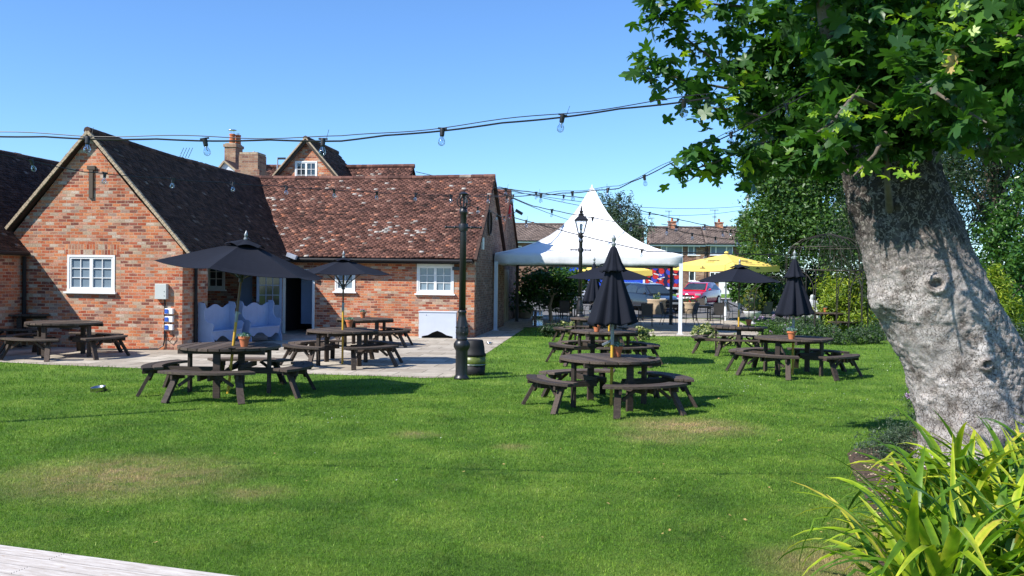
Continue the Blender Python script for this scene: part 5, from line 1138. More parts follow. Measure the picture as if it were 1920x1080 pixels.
for i, (px, py, sc2, fl, lab) in enumerate([(1232, 592, 1.0, 'leaf_var', 'big round sandstone planter of white flowers under the right of the tent'), (1291, 592, .82, 'redflower', 'sandstone planter of red flowers behind the tent front post'),
                                      (966, 596, .8, 'leaf_mid', 'sandstone planter in the shade, against the rear wall'), (985, 597, .72, 'leaf_var', 'smaller sandstone planter next to the one by the rear wall')]):
    t = thing('stone_planter', lab, 'planter', gp(px, py, .012), 0, 'sandstone planters', sc2)
    MB().lathe([(.0, 0), (.34, 0), (.38, .05), (.50, .30), (.56, .60), (.53, .80), (.56, .84), (.56, .90), (.50, .90), (.46, .84), (0, .80)], n=28).build('pot', 'stonepot', t, smooth='all')
    P, D = blobpts([((0, 0, 1.0), (.42, .42, .22))], 120, .07, 12, .3); leaves('foliage', P, .05, 'oval', 'leaf_mid', t, 1)
    P, D = blobpts([((0, 0, 1.06), (.42, .42, .2))], 45, .06, 9, .6); leaves('flowers', P, .05, 'oval', fl, t, 1)
ub = gp(1410, 608)
t = thing('urn', 'weathered white stone urn with a clipped olive-green box ball', 'urn', ub, 0, None, 1.0)
MB().lathe([(.0, 0), (.20, 0), (.20, .06), (.12, .10), (.10, .2), (.16, .26), (.32, .36), (.38, .52), (.42, .60), (.36, .60), (0, .56)], n=26).build('bowl', 'urn', t, smooth='all')
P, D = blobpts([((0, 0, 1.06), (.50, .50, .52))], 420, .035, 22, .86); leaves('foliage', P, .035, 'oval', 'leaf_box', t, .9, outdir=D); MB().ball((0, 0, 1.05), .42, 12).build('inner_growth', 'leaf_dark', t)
# wire gazebo
gb = gp(1548, 634)
t = thing('wire_gazebo', 'round rusty wire gazebo with a domed open top, over the far picnic table', 'gazebo', gb); Rg = 1.42; Zr = 2.42
for k in range(8):
    a = 2 * PI * k / 8 + .2; c, s = math.cos(a), math.sin(a); MB().tube([(Rg * c, Rg * s, 0), (Rg * c, Rg * s, Zr)], .016, 6).build('upright', 'rust', t)
mb = MB()
for z, r_ in ((Zr, Rg), (Zr + .8, Rg * .9)): mb.tube([(r_ * math.cos(2 * PI * k / 32), r_ * math.sin(2 * PI * k / 32), z) for k in range(33)], .012, 5)
mb.build('hoop', 'rust', t)
for k in range(24):
    a = 2 * PI * k / 24; c, s = math.cos(a), math.sin(a); MB().tube([(Rg * c, Rg * s, Zr), (Rg * c, Rg * s, Zr + .45), (Rg * .9 * c, Rg * .9 * s, Zr + .8), (Rg * .6 * c, Rg * .6 * s, Zr + 1.1), (.1 * c, .1 * s, Zr + 1.3)], .008, 5).build('dome_wire', 'rust', t)
for k in range(4):
    a = 2 * PI * k / 4 + .2 + PI / 8; c, s = math.cos(a), math.sin(a); hw2 = .54; P = []
    for j in range(17): u = -1 + 2 * j / 16; b_ = a + u * PI / 8; P.append((Rg * math.cos(b_), Rg * math.sin(b_), 1.3 + 1.05 * math.sqrt(max(0, 1 - u * u)) if abs(u) < 1 else 0))
    P[0] = (P[0][0], P[0][1], 0); P[-1] = (P[-1][0], P[-1][1], 0); MB().tube(P, .016, 6).build('arch', 'rust', t)
ra = gp(1452, 618)
t = thing('wire_arch', 'slender dark metal rose arch left of the closed parasol at the right', 'arch', ra, R(10))
for y in (0, .5):
    MB().tube([(-.9, y, 0), (-.9, y, 1.2), (-.8, y, 1.65), (-.45, y, 2.05), (0, y, 2.2), (.45, y, 2.05), (.8, y, 1.65), (.9, y, 1.2), (.9, y, 0)], .018, 6).build('hoop', 'rust', t)
mb = MB()
for (x, z) in ((-.9, .5), (-.9, 1.1), (-.45, 2.05), (.45, 2.05), (0, 2.2), (.9, .5), (.9, 1.1)): mb.tube([(x, 0, z), (x, .5, z)], .010, 5)
mb.build('rung', 'rust', t)
# seated white statue
sb = yp(1522, 600, 41); sb.z = 0
t = thing('garden_statue', 'weathered white stone figure seated among the shrubs behind the wire gazebo', 'statue', sb)
MB().span((-.35, -.3, 0), (.35, .3, .45)).build('plinth', 'urn', t, bevel=.03)
bm = bmesh.new(); vv = {}
J = {'pel': ((0, .05, .62), .20), 'ch': ((0, .02, .95), .19), 'nk': ((0, 0, 1.17), .075), 'hd': ((.01, -.03, 1.32), .125), 'ht': ((.01, -.02, 1.42), .08), 'ls': ((-.2, 0, 1.06), .085), 'le': ((-.27, -.1, .84), .06), 'lh': ((-.1, -.28, .76), .05),
     'rs': ((.2, 0, 1.06), .085), 're': ((.27, -.12, .84), .06), 'rh': ((.1, -.3, .76), .05), 'lk': ((-.16, -.32, .66), .11), 'lf': ((-.14, -.34, .3), .07), 'rk': ((.16, -.32, .66), .11), 'rf': ((.14, -.34, .3), .07)}
for k, (p, r_) in J.items(): vv[k] = bm.verts.new(p)
for a, b in (('pel', 'ch'), ('ch', 'nk'), ('nk', 'hd'), ('hd', 'ht'), ('ch', 'ls'), ('ls', 'le'), ('le', 'lh'), ('ch', 'rs'), ('rs', 're'), ('re', 'rh'), ('pel', 'lk'), ('lk', 'lf'), ('pel', 'rk'), ('rk', 'rf')): bm.edges.new((vv[a], vv[b]))
me = bpy.data.meshes.new('figure'); bm.to_mesh(me); bm.free(); so = bpy.data.objects.new('figure', me); C.objects.link(so); so.parent = t; me.materials.append(M['urn'])
so.modifiers.new('k', 'SKIN'); so.modifiers.new('ss', 'SUBSURF').render_levels = 2
for i, (k, (p, r_)) in enumerate(J.items()): me.skin_vertices[0].data[i].radius = (r_, r_)
me.skin_vertices[0].data[0].use_root = True

# ================================================================== VEHICLES
def car(name, label, loc, rz, pm, L=4.1, W=1.78, H=1.46, back=False, estate=True):
    t = thing(name, label, 'car', loc, rz); w2 = W / 2
    # stations along the car: x from the nose, z of the sill, the bonnet/belt line, half width low and at the belt
    st = [(0.0, .38, .58, .70, .62), (.12, .24, .70, .84, .76), (.5, .20, .82, .92, .85), (1.05, .20, .93, .97, .90), (1.5, .20, .98, 1.0, .93), (2.3, .20, 1.00, 1.0, .93), (3.1, .20, 1.02, 1.0, .93), (3.65, .22, 1.04, .97, .90), (3.98, .26, 1.00, .92, .85), (4.1, .36, .86, .80, .78)]
    k = L / 4.1; vs = []; fs = []; n = 10
    for (x, zb, zt, a, b) in st:
        a *= w2; b *= w2
        for (y, z) in ((-a * .9, zb), (-a, zb + .12), (-a, (zb + zt) / 2), (-b, zt - .05), (-b * .9, zt), (b * .9, zt), (b, zt - .05), (a, (zb + zt) / 2), (a, zb + .12), (a * .9, zb)): vs.append((x * k - L / 2, y, z))
    for i in range(len(st) - 1): fs += [(i * n + j, i * n + (j + 1) % n, (i + 1) * n + (j + 1) % n, (i + 1) * n + j) for j in range(n)]
    fs += [tuple(range(n)), tuple((len(st) - 1) * n + j for j in range(n - 1, -1, -1))]
    body = MB().add(vs, fs).build('body', pm, t, smooth=True); body.modifiers.new('ss', 'SUBSURF').render_levels = 1
    rs = [(1.12, .93, .80, .945), (1.90, H - .05, .66, .0), (2.4, H, .66, 0), (3.1, H - .02, .64, 0), (3.60, H - .16, .60, 0), (3.98, 1.0, .78, 0)]
    vs = []; m = 4
    for (x, z, b, _) in rs:
        for (y, zz) in ((-w2 * .89, .97), (-b * w2 * 1.08, z), (b * w2 * 1.08, z), (w2 * .89, .97)): vs.append((x * k - L / 2, y, zz if abs(z - .97) > .1 else z - .01))
    fs = [(i * 4 + j, i * 4 + j + 1, (i + 1) * 4 + j + 1, (i + 1) * 4 + j) for i in range(len(rs) - 1) for j in range(3)]
    MB().add(vs, fs).build('cabin', pm, t)
    def q(p, nm, mt='pane_dark', th=.012):
        c = MB().add(p, [tuple(range(len(p)))]).build(nm, mt, t); s = c.modifiers.new('s', 'SOLIDIFY'); s.thickness = th; s.offset = 1; return c
    def X(x): return x * k - L / 2
    q([(X(1.17), -w2 * .78, 1.0), (X(1.17), w2 * .78, 1.0), (X(1.86), w2 * .64, H - .085), (X(1.86), -w2 * .64, H - .085)], 'windscreen', th=.02)
    q([(X(3.95), w2 * .70, 1.03), (X(3.95), -w2 * .70, 1.03), (X(3.63), -w2 * .58, H - .20), (X(3.63), w2 * .58, H - .20)], 'rear_window', th=.02)
    for s in (-1, 1):
        y0, y1 = s * w2 * .885, s * w2 * .735
        for (a, b, c_, d_) in ((1.45, 2.35, 1.93, 2.38), (2.43, 3.55, 2.45, 3.35)): 
            p = [(X(a), y0, 1.02), (X(b), y0, 1.02), (X(d_), y1, H - .13), (X(c_), y1, H - .13)]; q(p if s < 0 else p[::-1], 'side_window')
        for xw in (.78, 3.28):
            o = MB().lathe([(.0001, -.1), (.31, -.1), (.325, -.08), (.325, .08), (.31, .1), (.0001, .1)], n=24).build('wheel', 'tyre', t, smooth='all'); o.rotation_euler = (R(90), 0, 0); o.location = (X(xw), s * (w2 - .08), .325)
            MB().lathe([(.0001, -.108), (.20, -.108), (.21, -.10), (.21, .10), (.20, .108), (.0001, .108)], n=16).build('rim', 'steel', o)
        o = MB().ball((0, 0, 0), .10, 8, .7).build('wing_mirror', pm, t); o.location = (X(1.42), s * (w2 + .07), 1.02)
        MB().box((X(.30), s * w2 * .66, .70), (.30, .34, .13), rz=-s * R(28)).build('headlight', 'headlamp', t, bevel=.03)
        MB().box((X(4.0), s * w2 * .72, .86), (.16, .26, .20), rz=s * R(20)).build('tail_light', 'redplastic', t, bevel=.03)
    mb = MB(); mb.box((X(.03), 0, .62), (.06, .9, .10)); mb.box((X(.05), 0, .36), (.08, 1.15, .14)); mb.build('grille', 'blackplastic', t)
    MB().box((X(-.035), 0, .50), (.02, .52, .115)).build('number_plate', 'plate', t); MB().box((X(4.12), 0, .62), (.02, .52, .115)).build('number_plate', 'plate', t)
    MB().box((X(-.01), 0, .70), (.03, .13, .05)).build('badge', 'steel', t, bevel=.01)
    return t
def on(px, Y, z=0): p = yp(px, 560, Y); p.z = gz(Y) + .02 + z; return p
car('parked_car', 'red hatchback parked facing the garden, under the edge of the yellow parasol', on(1310, 57), R(58), 'carred')
car('parked_car', 'black hatchback seen from behind, beyond the chairs right of the tent', on(1222, 51), R(118 + 0), 'carblack', H=1.55)
car('parked_car', 'pale blue car half hidden to the left of the black hatchback', on(1181, 54), R(108), 'carblue')
car('parked_car', 'white car in the shade behind the trees left of the closed parasols', on(1068, 57), R(20), 'carwhite')
lo = on(1275, 61.5); t = thing('lorry', 'bright blue lorry with red patterned end panels, parked beyond the tent', 'lorry', lo + Vector((-6.6, .6, 0)), R(-4))
MB().span((0, 0, .95), (4.2, 2.3, 3.02)).build('box_body', 'lorryblue', t, bevel=.02)
mb = MB(); mb.span((-.03, -.05, 2.86), (6.6, -.003, 3.0)); mb.span((-.03, -.05, .88), (6.6, -.003, 1.02)); mb.span((4.12, -.05, 1.02), (4.26, -.003, 2.86)); mb.build('white_rail', 'white', t)
MB().span((4.262, 0, .95), (6.6, 2.3, 3.02)).build('printed_panel', 'navyprint', t)
r5 = random.Random(5); mb = MB(); mb2 = MB(); mb3 = MB()
for i in range(30):
    x, z, rad = 4.40 + (i % 5) * .50 + r5.uniform(-.08, .08), 1.16 + (i // 5) * .30 + r5.uniform(-.06, .06), r5.uniform(.15, .24); x = min(x, 6.40)
    poly = [(x + rad * math.cos(2 * PI * k / 14), min(2.84, max(1.04, z + rad * math.sin(2 * PI * k / 14)))) for k in range(14)]
    (mb if i % 3 else mb2).plate(poly, Matrix.Translation((0, -.006 - .0011 * i, 0)), .001)
for i in range(12): x, z = 4.5 + r5.uniform(0, 1.8), 1.2 + r5.uniform(0, 1.5); mb3.box((x, -.045, z), (r5.uniform(.12, .4), .002, .06), rot=Matrix.Rotation(r5.uniform(-.4, .4), 3, 'Y'))
mb.build('red_print', 'redprint', t); mb2.build('blue_print', 'blueprint', t); mb3.build('white_print', 'white', t)
MB().span((.1, .1, .55), (6.5, 2.2, .86)).build('chassis', 'blackplastic', t)
for x in (1.0, 4.6, 5.7):
    for y in (.25, 2.05):
        o = MB().lathe([(.0001, -.14), (.42, -.14), (.45, -.1), (.45, .1), (.42, .14), (.0001, .14)], n=22).build('wheel', 'tyre', t); o.rotation_euler = (R(90), 0, 0); o.location = (x, y, .45); MB().lathe([(.0001, -.15), (.22, -.15), (.22, .15), (.0001, .15)], n=14).build('rim', 'steel', o)
MB().span((-1.9, .1, .6), (-.06, 2.2, 2.6)).build('cab', 'lorryblue', t, bevel=.15)

# ================================================================== PLANTS AND TREES
def shrub(name, label, cat, blobs, dens, size, kind, m, per=20, clump=.14, shell=.55, group=None, stems=True, flat=.8, droop=0, core=None, base=None, flowers=None):
    c = base or Vector((blobs[0][0][0], blobs[0][0][1], gz(blobs[0][0][1]))); t = thing(name, label, cat, c, 0, group)
    bl = [((b[0][0] - c[0], b[0][1] - c[1], b[0][2] - c[2]), b[1]) for b in blobs]
    P, D = blobpts(bl, dens, clump, per, shell); k = P[:, 2] > .01; P, D = P[k], D[k]
    leaves('foliage', P, size, kind, m, t, flat, droop, outdir=D)
    if stems:
        mb = MB(); r = random.Random(len(P))
        for (q, rad) in bl:
            for _ in range(5): e = Vector((q[0] + r.uniform(-.5, .5) * rad[0], q[1] + r.uniform(-.5, .5) * rad[1], q[2] + r.uniform(0, .4) * rad[2])); mb.tube([(q[0] * .6, q[1] * .6, 0), Vector((q[0] * .85, q[1] * .85, q[2] * .5)), e], [.03, .02, .008], 5)
        mb.build('stems', 'twig', t)
    if core:
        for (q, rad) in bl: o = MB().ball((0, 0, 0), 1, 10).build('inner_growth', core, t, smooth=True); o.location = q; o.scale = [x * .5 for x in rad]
    if flowers:
        P, D = blobpts([(q, (rad[0] * 1.05, rad[1] * 1.05, rad[2] * 1.1)) for q, rad in bl], flowers[2], .05, 5, .85); leaves('flowers', P[P[:, 2] > .05], flowers[1], 'oval', flowers[0], t, 1)
    return t
def tree(name, label, blobs, trunk, dens, size, kind, m, per=24, clump=.5, shell=.4, trad=.3, flat=.8, droop=0, group=None, bark='barkbg'):
    b = Vector((trunk[0][0], trunk[0][1], gz(trunk[0][1]))); t = thing(name, label, 'tree', b, 0, group)
    bl = [((x[0][0] - b.x, x[0][1] - b.y, x[0][2] - b.z), x[1]) for x in blobs]; mb = MB(); top = Vector(trunk[-1]) - b; pts = [Vector(p) - b for p in trunk]; pts[0].z = 0
    mb.tube(pts, [trad * (1 - .5 * i / (len(pts) - 1)) for i in range(len(pts))], 10)
    for (q, rad) in bl:
        q = Vector(q); s = pts[-1].lerp(pts[max(0, len(pts) - 2)], random.random()); mid = s.lerp(q, .5) + Vector((0, 0, .15 * (q - s).length)); mb.tube([s, mid, q], [trad * .4, trad * .22, trad * .08], 6)
        for _ in range(4): e = q + Vector((random.uniform(-.8, .8) * rad[0], random.uniform(-.8, .8) * rad[1], random.uniform(-.6, .8) * rad[2])); mb.tube([mid, q.lerp(e, .4), e], [trad * .15, trad * .09, trad * .03], 5)
    mb.build('trunk', bark, t, smooth=True); P, D = blobpts(bl, dens, clump, per, shell); k = P[:, 2] > .4
    leaves('crown', P[k], size, kind, m, t, flat, droop, outdir=D[k] * .6); return t
g_ = lambda px, Y, z=0: (yp(px, 560, Y).x, Y, z)
tree('leafy_tree', 'tall mid green tree behind the terrace, left of the sycamore trunk', [pxblob(*a) for a in [(1440, 262, 46, 46, 48), (1500, 200, 46, 60, 60), (1575, 160, 46, 70, 80), (1415, 325, 46, 34, 32), (1470, 345, 45, 66, 60), (1560, 300, 45, 76, 90), (1440, 420, 44, 44, 44), (1510, 430, 44, 66, 52), (1580, 440, 44, 62, 58), (1390, 218, 46, 26, 16), (1640, 300, 46, 70, 140)]],
     [g_(1545, 46), g_(1545, 46, 3), g_(1540, 46, 6)], 30, .115, 'oval', 'leaf_mid', per=85, clump=.32, trad=.34)
tree('small_tree', 'low bushy green tree at the left foot of the tall leafy tree', [pxblob(*a) for a in [(1400, 440, 52, 26, 24), (1420, 480, 50, 38, 30), (1455, 500, 48, 40, 30), (1392, 412, 52, 10, 8)]], [g_(1425, 50), g_(1425, 50, 2.2)], 34, .11, 'oval', 'leaf_mid', per=70, clump=.28, trad=.14)
tree('upright_tree', 'feathery upright tree with spiky shoots behind the tent\'s right slope', [pxblob(*a) for a in [(1150, 412, 58, 38, 30), (1128, 395, 58, 14, 34), (1145, 385, 58, 9, 34), (1160, 384, 58, 10, 36), (1178, 392, 58, 11, 32), (1195, 405, 58, 13, 28), (1113, 382, 58, 7, 26), (1165, 440, 57, 50, 34), (1190, 440, 56, 34, 32)]],
     [g_(1160, 58), g_(1160, 58, 3)], 34, .15, 'long', 'leaf_grey', per=26, clump=.22, shell=.1, trad=.18)
tree('evergreen_tree', 'dark loose evergreen with hanging grey leaves, right of the sycamore trunk', [pxblob(*a) for a in [(1790, 250, 24, 60, 55), (1860, 210, 25, 60, 60), (1930, 250, 25, 55, 60), (1800, 345, 24, 45, 55), (1850, 330, 26, 40, 40), (1830, 420, 25, 48, 50), (1990, 180, 26, 90, 90), (1800, 150, 26, 80, 70), (1760, 330, 26, 40, 70), (1880, 300, 27, 60, 60), (1840, 260, 27, 60, 60), (1920, 340, 27, 50, 60), (1870, 390, 27, 50, 50), (1790, 300, 28, 50, 80), (1920, 200, 28, 60, 80)]],
     [g_(1870, 26), g_(1868, 26, 3), g_(1862, 26, 5.5)], 56, .095, 'long', 'leaf_dark', per=36, clump=.32, shell=.1, trad=.16, droop=1.0, bark='twig')
tree('ivy_tree', 'ivy-clad glossy green tree at the far right edge', [pxblob(*a) for a in [(1900, 430, 22, 60, 60), (1870, 480, 22, 50, 60), (1940, 380, 22, 60, 60), (1930, 520, 21, 60, 80), (1880, 560, 22, 60, 60), (1985, 460, 22, 60, 90)]], [g_(1925, 22), g_(1925, 22, 3)], 70, .07, 'oval', 'leaf_ivy', per=40, clump=.16, trad=.2)
tree('shade_tree', 'dark small-leaved tree filling the gap left of the sycamore trunk', [pxblob(*a) for a in [(1600, 400, 36, 40, 70), (1640, 450, 36, 46, 80), (1570, 470, 37, 40, 50), (1660, 540, 35, 40, 70), (1620, 540, 37, 50, 50)]], [g_(1620, 37), g_(1622, 37, 3)], 50, .09, 'long', 'leaf_dark', per=34, clump=.26, shell=.2, trad=.16, droop=.6)
shrub('conifer', 'bright lime green feathery conifer right of the sycamore trunk', 'conifer', [pxblob(*a) for a in [(1870, 590, 17, 34, 58), (1855, 540, 17, 16, 34), (1880, 540, 17, 16, 34), (1895, 600, 17, 26, 40), (1868, 515, 17, 8, 26)]], 420, .05, 'long', 'leaf_lime', per=40, clump=.10, shell=.5)
shrub('purple_leaf_shrub', 'grey-green leafy shrub at the foot of the bright conifer', 'shrub', [pxblob(*a) for a in [(1900, 655, 15, 36, 40), (1925, 700, 14, 30, 40), (1895, 620, 15.5, 30, 24)]], 260, .05, 'long', 'leaf_grey', per=26)
shrub('bamboo_shrub', 'bright yellow-green bamboo clump behind the wire gazebo', 'shrub', [pxblob(*a) for a in [(1588, 556, 37, 50, 46), (1560, 570, 37, 28, 46), (1620, 575, 37, 40, 46), (1590, 610, 36, 46, 26), (1630, 615, 36, 30, 22)]], 90, .10, 'long', 'leaf_lime', per=40, clump=.16, droop=.5, core='leaf_mid')
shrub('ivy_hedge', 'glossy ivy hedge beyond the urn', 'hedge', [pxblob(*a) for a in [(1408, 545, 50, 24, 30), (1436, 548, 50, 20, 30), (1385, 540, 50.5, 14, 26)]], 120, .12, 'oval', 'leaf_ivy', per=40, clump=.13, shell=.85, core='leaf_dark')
shrub('clipped_hedge', 'smooth light green hedge right of the glossy ivy hedge', 'hedge', [pxblob(*a) for a in [(1470, 550, 54, 34, 34), (1510, 552, 54, 34, 34)]], 160, .06, 'oval', 'leaf_mid', per=50, clump=.08, shell=.95, core='leaf_mid')
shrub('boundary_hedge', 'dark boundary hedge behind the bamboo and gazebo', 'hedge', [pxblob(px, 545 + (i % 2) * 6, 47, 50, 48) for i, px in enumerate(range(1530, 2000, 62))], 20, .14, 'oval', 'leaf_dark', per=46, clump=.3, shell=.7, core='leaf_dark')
shrub('boundary_hedge', 'mid green hedge in the shade at the right, behind the sycamore trunk', 'hedge', [pxblob(px, 560 + (i % 2) * 8, 27, 50, 54) for i, px in enumerate(range(1720, 2060, 56))], 44, .10, 'oval', 'leaf_ivy', per=40, clump=.22, shell=.7, core='leaf_dark')
tree('terrace_tree', 'dense small tree with twisted trunk in the shade under the tent', [pxblob(*a) for a in [(1000, 530, 42, 34, 30), (1040, 520, 42, 36, 26), (1065, 545, 42, 26, 34), (985, 560, 42, 24, 30), (1040, 560, 43, 30, 26)]], [g_(1034, 42), (g_(1031, 42)[0], 42, .7), (g_(1038, 42)[0], 42, 1.3)], 60, .10, 'oval', 'leaf_ivy', per=36, clump=.2, trad=.10, bark='stonepot')
tree('terrace_tree', 'small open tree in front of the white car, right of the denser one', [pxblob(*a) for a in [(1075, 525, 47, 26, 18), (1100, 520, 47, 22, 18), (1062, 530, 47, 16, 18)]], [g_(1072, 47), (g_(1070, 47)[0], 47, .9), (g_(1074, 47)[0], 47, 1.7)], 50, .10, 'oval', 'leaf_mid', per=26, clump=.2, trad=.08)
for i, (px, py, rx, ry, m_, lab) in enumerate([(1232 - 28, 628, 22, 12, 'leaf_var', 'cream-edged low shrub left of the tent front post'), (1322, 626, 26, 14, 'leaf_var', 'cream-edged low shrub left of the small parasol table'), (1358, 640, 20, 11, 'leaf_var', 'cream-edged low shrub beneath the small parasol table'),
      (1068, 617, 22, 13, 'leaf_var', 'cream-edged low shrub behind the row of picnic tables'), (1035, 622, 24, 13, 'leaf_dark', 'low dark green shrub beside the steel keg planter'), (1418, 640, 18, 9, 'leaf_var', 'cream-edged low shrub behind the small parasol table, at right')]):
    p = gp(px, py + ry * .75); s = p.y / FPX
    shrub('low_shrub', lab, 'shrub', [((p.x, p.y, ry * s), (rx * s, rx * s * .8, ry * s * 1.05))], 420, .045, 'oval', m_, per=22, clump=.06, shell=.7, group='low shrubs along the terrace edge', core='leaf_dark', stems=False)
for i, (px, py, rx, ry, m_, lab) in enumerate([(1440, 622, 34, 22, 'leaf_mid', 'bushy mauve-flowered plant at the back of the right-hand tables'), (1462, 606, 22, 14, 'leaf_grey', 'pale pinkish flowering plant behind the mauve one')]):
    p = gp(px, py + ry * .8); s = p.y / FPX
    shrub('flowering_plant', lab, 'plant', [((p.x, p.y, ry * s), (rx * s, rx * s * .8, ry * s * 1.05))], 300, .05, 'long', m_, per=18, clump=.09, shell=.3, flowers=('flower', .035, 60), stems=False)
# ground cover bed on the right: nobody could count it
gc = [(1488, 628), (1530, 632), (1575, 634), (1620, 632), (1662, 626), (1510, 612), (1560, 610), (1610, 610), (1655, 605), (1700, 620)]
bl = []
for px, py in gc: p = gp(px, py + 12); s = p.y / FPX; bl.append(((p.x, p.y, 14 * s), (38 * s, 30 * s, 20 * s)))
P, D = blobpts(bl, 150, .12, 30, .4); P = P[P[:, 2] > 0]
tag(leaves('ground_cover', P, .055, 'long', 'leaf_grey', None, .8), 'leafy grey-green ground cover bed in front of the wire gazebo', 'ground cover', kind='stuff')
o = leaves('lower_foliage', P[rng.random(len(P)) < .5] + np.array([0, .1, -.03]), .06, 'oval', 'leaf_mid', None, .8); tag(o, 'brighter leafy growth mixed through the right-hand bed', 'ground cover', kind='stuff')
#==PART5==
# ================================================================== THE SYCAMORE
YT = 10.2
def edge(y_, l, r_): a, b = yp(l, y_, YT), yp(r_, y_, YT); return (a + b) / 2, (b - a).length / 2
SEC = [edge(*e) for e in [(985, 1728, 1985), (900, 1738, 1965), (850, 1737, 1952), (780, 1727, 1940), (696, 1709, 1926), (660, 1690, 1912), (622, 1668, 1890), (590, 1650, 1874), (567, 1638, 1860), (545, 1636, 1850), (522, 1635, 1840), (480, 1622, 1818), (430, 1609, 1795), (396, 1601, 1779), (340, 1590, 1758), (280, 1580, 1742), (200, 1572, 1722), (100, 1570, 1705)]]
zs = np.array([s[0].z for s in SEC]); cx = np.array([s[0].x for s in SEC]); rr_ = np.array([s[1] for s in SEC])
tbase = Vector((float(np.interp(0, zs, cx)), YT, 0)); syc = thing('sycamore_tree', 'large leaning sycamore with flaking grey trunk in the right foreground', 'tree', tbase)
NR, NS = 300, 190; Z = np.linspace(-.05, zs.max(), NR); V = []
kn = [yp(1708, 532, YT), yp(1790, 672, YT)]; kn2 = [yp(1650, 590, YT), yp(1690, 640, YT), yp(1750, 600, YT)]
sm = lambda a: np.convolve(np.pad(a, 4, 'edge'), np.ones(9) / 9, 'valid')
CX = sm(np.interp(Z, zs, cx)); RR = sm(np.interp(Z, zs, rr_)) * (1 + .25 * np.exp(-np.clip(Z, 0, 9) / .10))
for i in range(NR):
    for j in range(NS):
        a = 2 * PI * j / NS; c, s = math.cos(a), math.sin(a); p = Vector((CX[i] + RR[i] * c, YT + RR[i] * s, Z[i])); nn = Vector((c, s, 0))
        d = .040 * mnoise.noise(p * 1.6) + .026 * mnoise.noise(p * 4) + .016 * mnoise.noise(p * 11)
        cell = mnoise.voronoi(Vector((p.x, p.y, p.z * .8)) * 17 + Vector((mnoise.noise(p * 6),) * 3) * .9)[0]; d += .019 * min(1.0, (cell[1] - cell[0]) * 3.0) * (1 if mnoise.noise(p * 1.3 + Vector((5, 1, 2))) < .12 else .25)
        if s < 0:
            for k, (q, rad, h) in enumerate([(kn[0], .075, .07), (kn[1], .05, .07)]):
                r2 = math.hypot(p.x - q.x, p.z - q.z) / rad
                d += h * math.exp(-((r2 - 1.0) ** 2) / .18) - h * .8 * math.exp(-r2 * r2 / .25) + h * .5 * math.exp(-r2 * r2 / 5)
            q = yp(1675, 555, YT); d -= .05 * math.exp(-(((p.x - q.x) / .10) ** 2 + ((p.z - q.z) / .30) ** 2)); q = yp(1645, 575, YT); d += .05 * math.exp(-(((p.x - q.x) / .09) ** 2 + ((p.z - q.z) / .16) ** 2))
        V.append(p + nn * d - tbase)
F = [(i * NS + j, i * NS + (j + 1) % NS, (i + 1) * NS + (j + 1) % NS, (i + 1) * NS + j) for i in range(NR - 1) for j in range(NS)]
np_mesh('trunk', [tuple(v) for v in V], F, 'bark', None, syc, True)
mb = MB()
def limb(pts, r0, r1):
    pts = [yp(*p) - tbase for p in pts]; n = len(pts); mb.tube(pts, [r0 + (r1 - r0) * i / (n - 1) for i in range(n)], 10)
limb([(1640, 130, 10.2), (1650, -60, 10.2), (1700, -300, 10), (1720, -600, 10)], .40, .22); limb([(1655, 330, 10.3), (1620, 250, 9.9), (1575, 150, 9.5), (1548, 40, 9.2), (1530, -120, 9)], .12, .06)
limb([(1668, 395, 9.80), (1664, 345, 9.42), (1660, 250, 9.3)], .045, .02); limb([(1700, 200, 10), (1800, 60, 9.6), (1920, -60, 9.2), (2050, -150, 9)], .18, .08)
BR_ = [[(1600, 60, 9.2), (1480, 20, 8.8), (1390, 12, 8.5), (1300, 5, 8.3), (1240, 10, 8.2)], [(1560, 175, 9.3), (1450, 120, 8.8), (1360, 130, 8.5), (1290, 75, 8.3), (1225, 25, 8.1)], [(1580, 230, 9.2), (1470, 170, 8.6), (1360, 165, 8.2), (1280, 150, 8.0), (1205, 125, 7.9)],
       [(1600, 300, 9.2), (1500, 260, 8.7), (1420, 270, 8.4), (1340, 305, 8.2), (1275, 325, 8.1)], [(1590, 280, 9), (1480, 235, 8.4), (1380, 205, 8.1), (1290, 200, 8)], [(1640, 200, 9), (1600, 180, 8.3), (1560, 230, 7.9), (1530, 250, 7.7)],
       [(1700, 200, 9), (1720, 150, 8.2), (1780, 190, 7.8), (1850, 230, 7.6)], [(1700, 120, 9), (1800, 90, 8.2), (1880, 60, 7.8), (1960, 80, 7.5)], [(1660, 250, 9.2), (1640, 290, 8.8), (1600, 330, 8.6)], [(1730, 220, 9), (1850, 260, 8.6), (1930, 290, 8.4)]]
for i_, b_ in enumerate(BR_):
    if i_ in (0, 1, 2, 3, 4): BR_[i_] = [(x, y, Y + 2.7 * min(1, (1640 - x) / 150)) for x, y, Y in b_]
for b_ in BR_: limb(b_, .026, .007)
LV = []
def alongleaf(pts, n, spread, start=.2):
    pts = [yp(*p) for p in pts]
    for _ in range(n):
        f = (start + (1 - start) * random.random() ** .8) * (len(pts) - 1); i = min(int(f), len(pts) - 2); p = pts[i].lerp(pts[i + 1], f - i)
        LV.append(p + Vector((random.gauss(0, spread), random.gauss(0, spread), random.gauss(0, spread * .8) + .02)))
for b_, n in zip(BR_, (90, 110, 90, 90, 70, 60, 70, 70, 30, 50)): alongleaf(b_, n, .14)
for tip, n, sp in [((1225, 20, 10.8), 16, .12), ((1215, 130, 10.6), 16, .11), ((1285, 320, 10.8), 14, .12), ((1330, 325, 10.9), 8, .11), ((1300, 175, 10.7), 10, .11), ((1395, 330, 11), 10, .11)]:
    for _ in range(n): LV.append(yp(*tip) + Vector([random.gauss(0, sp) for _ in range(3)]))
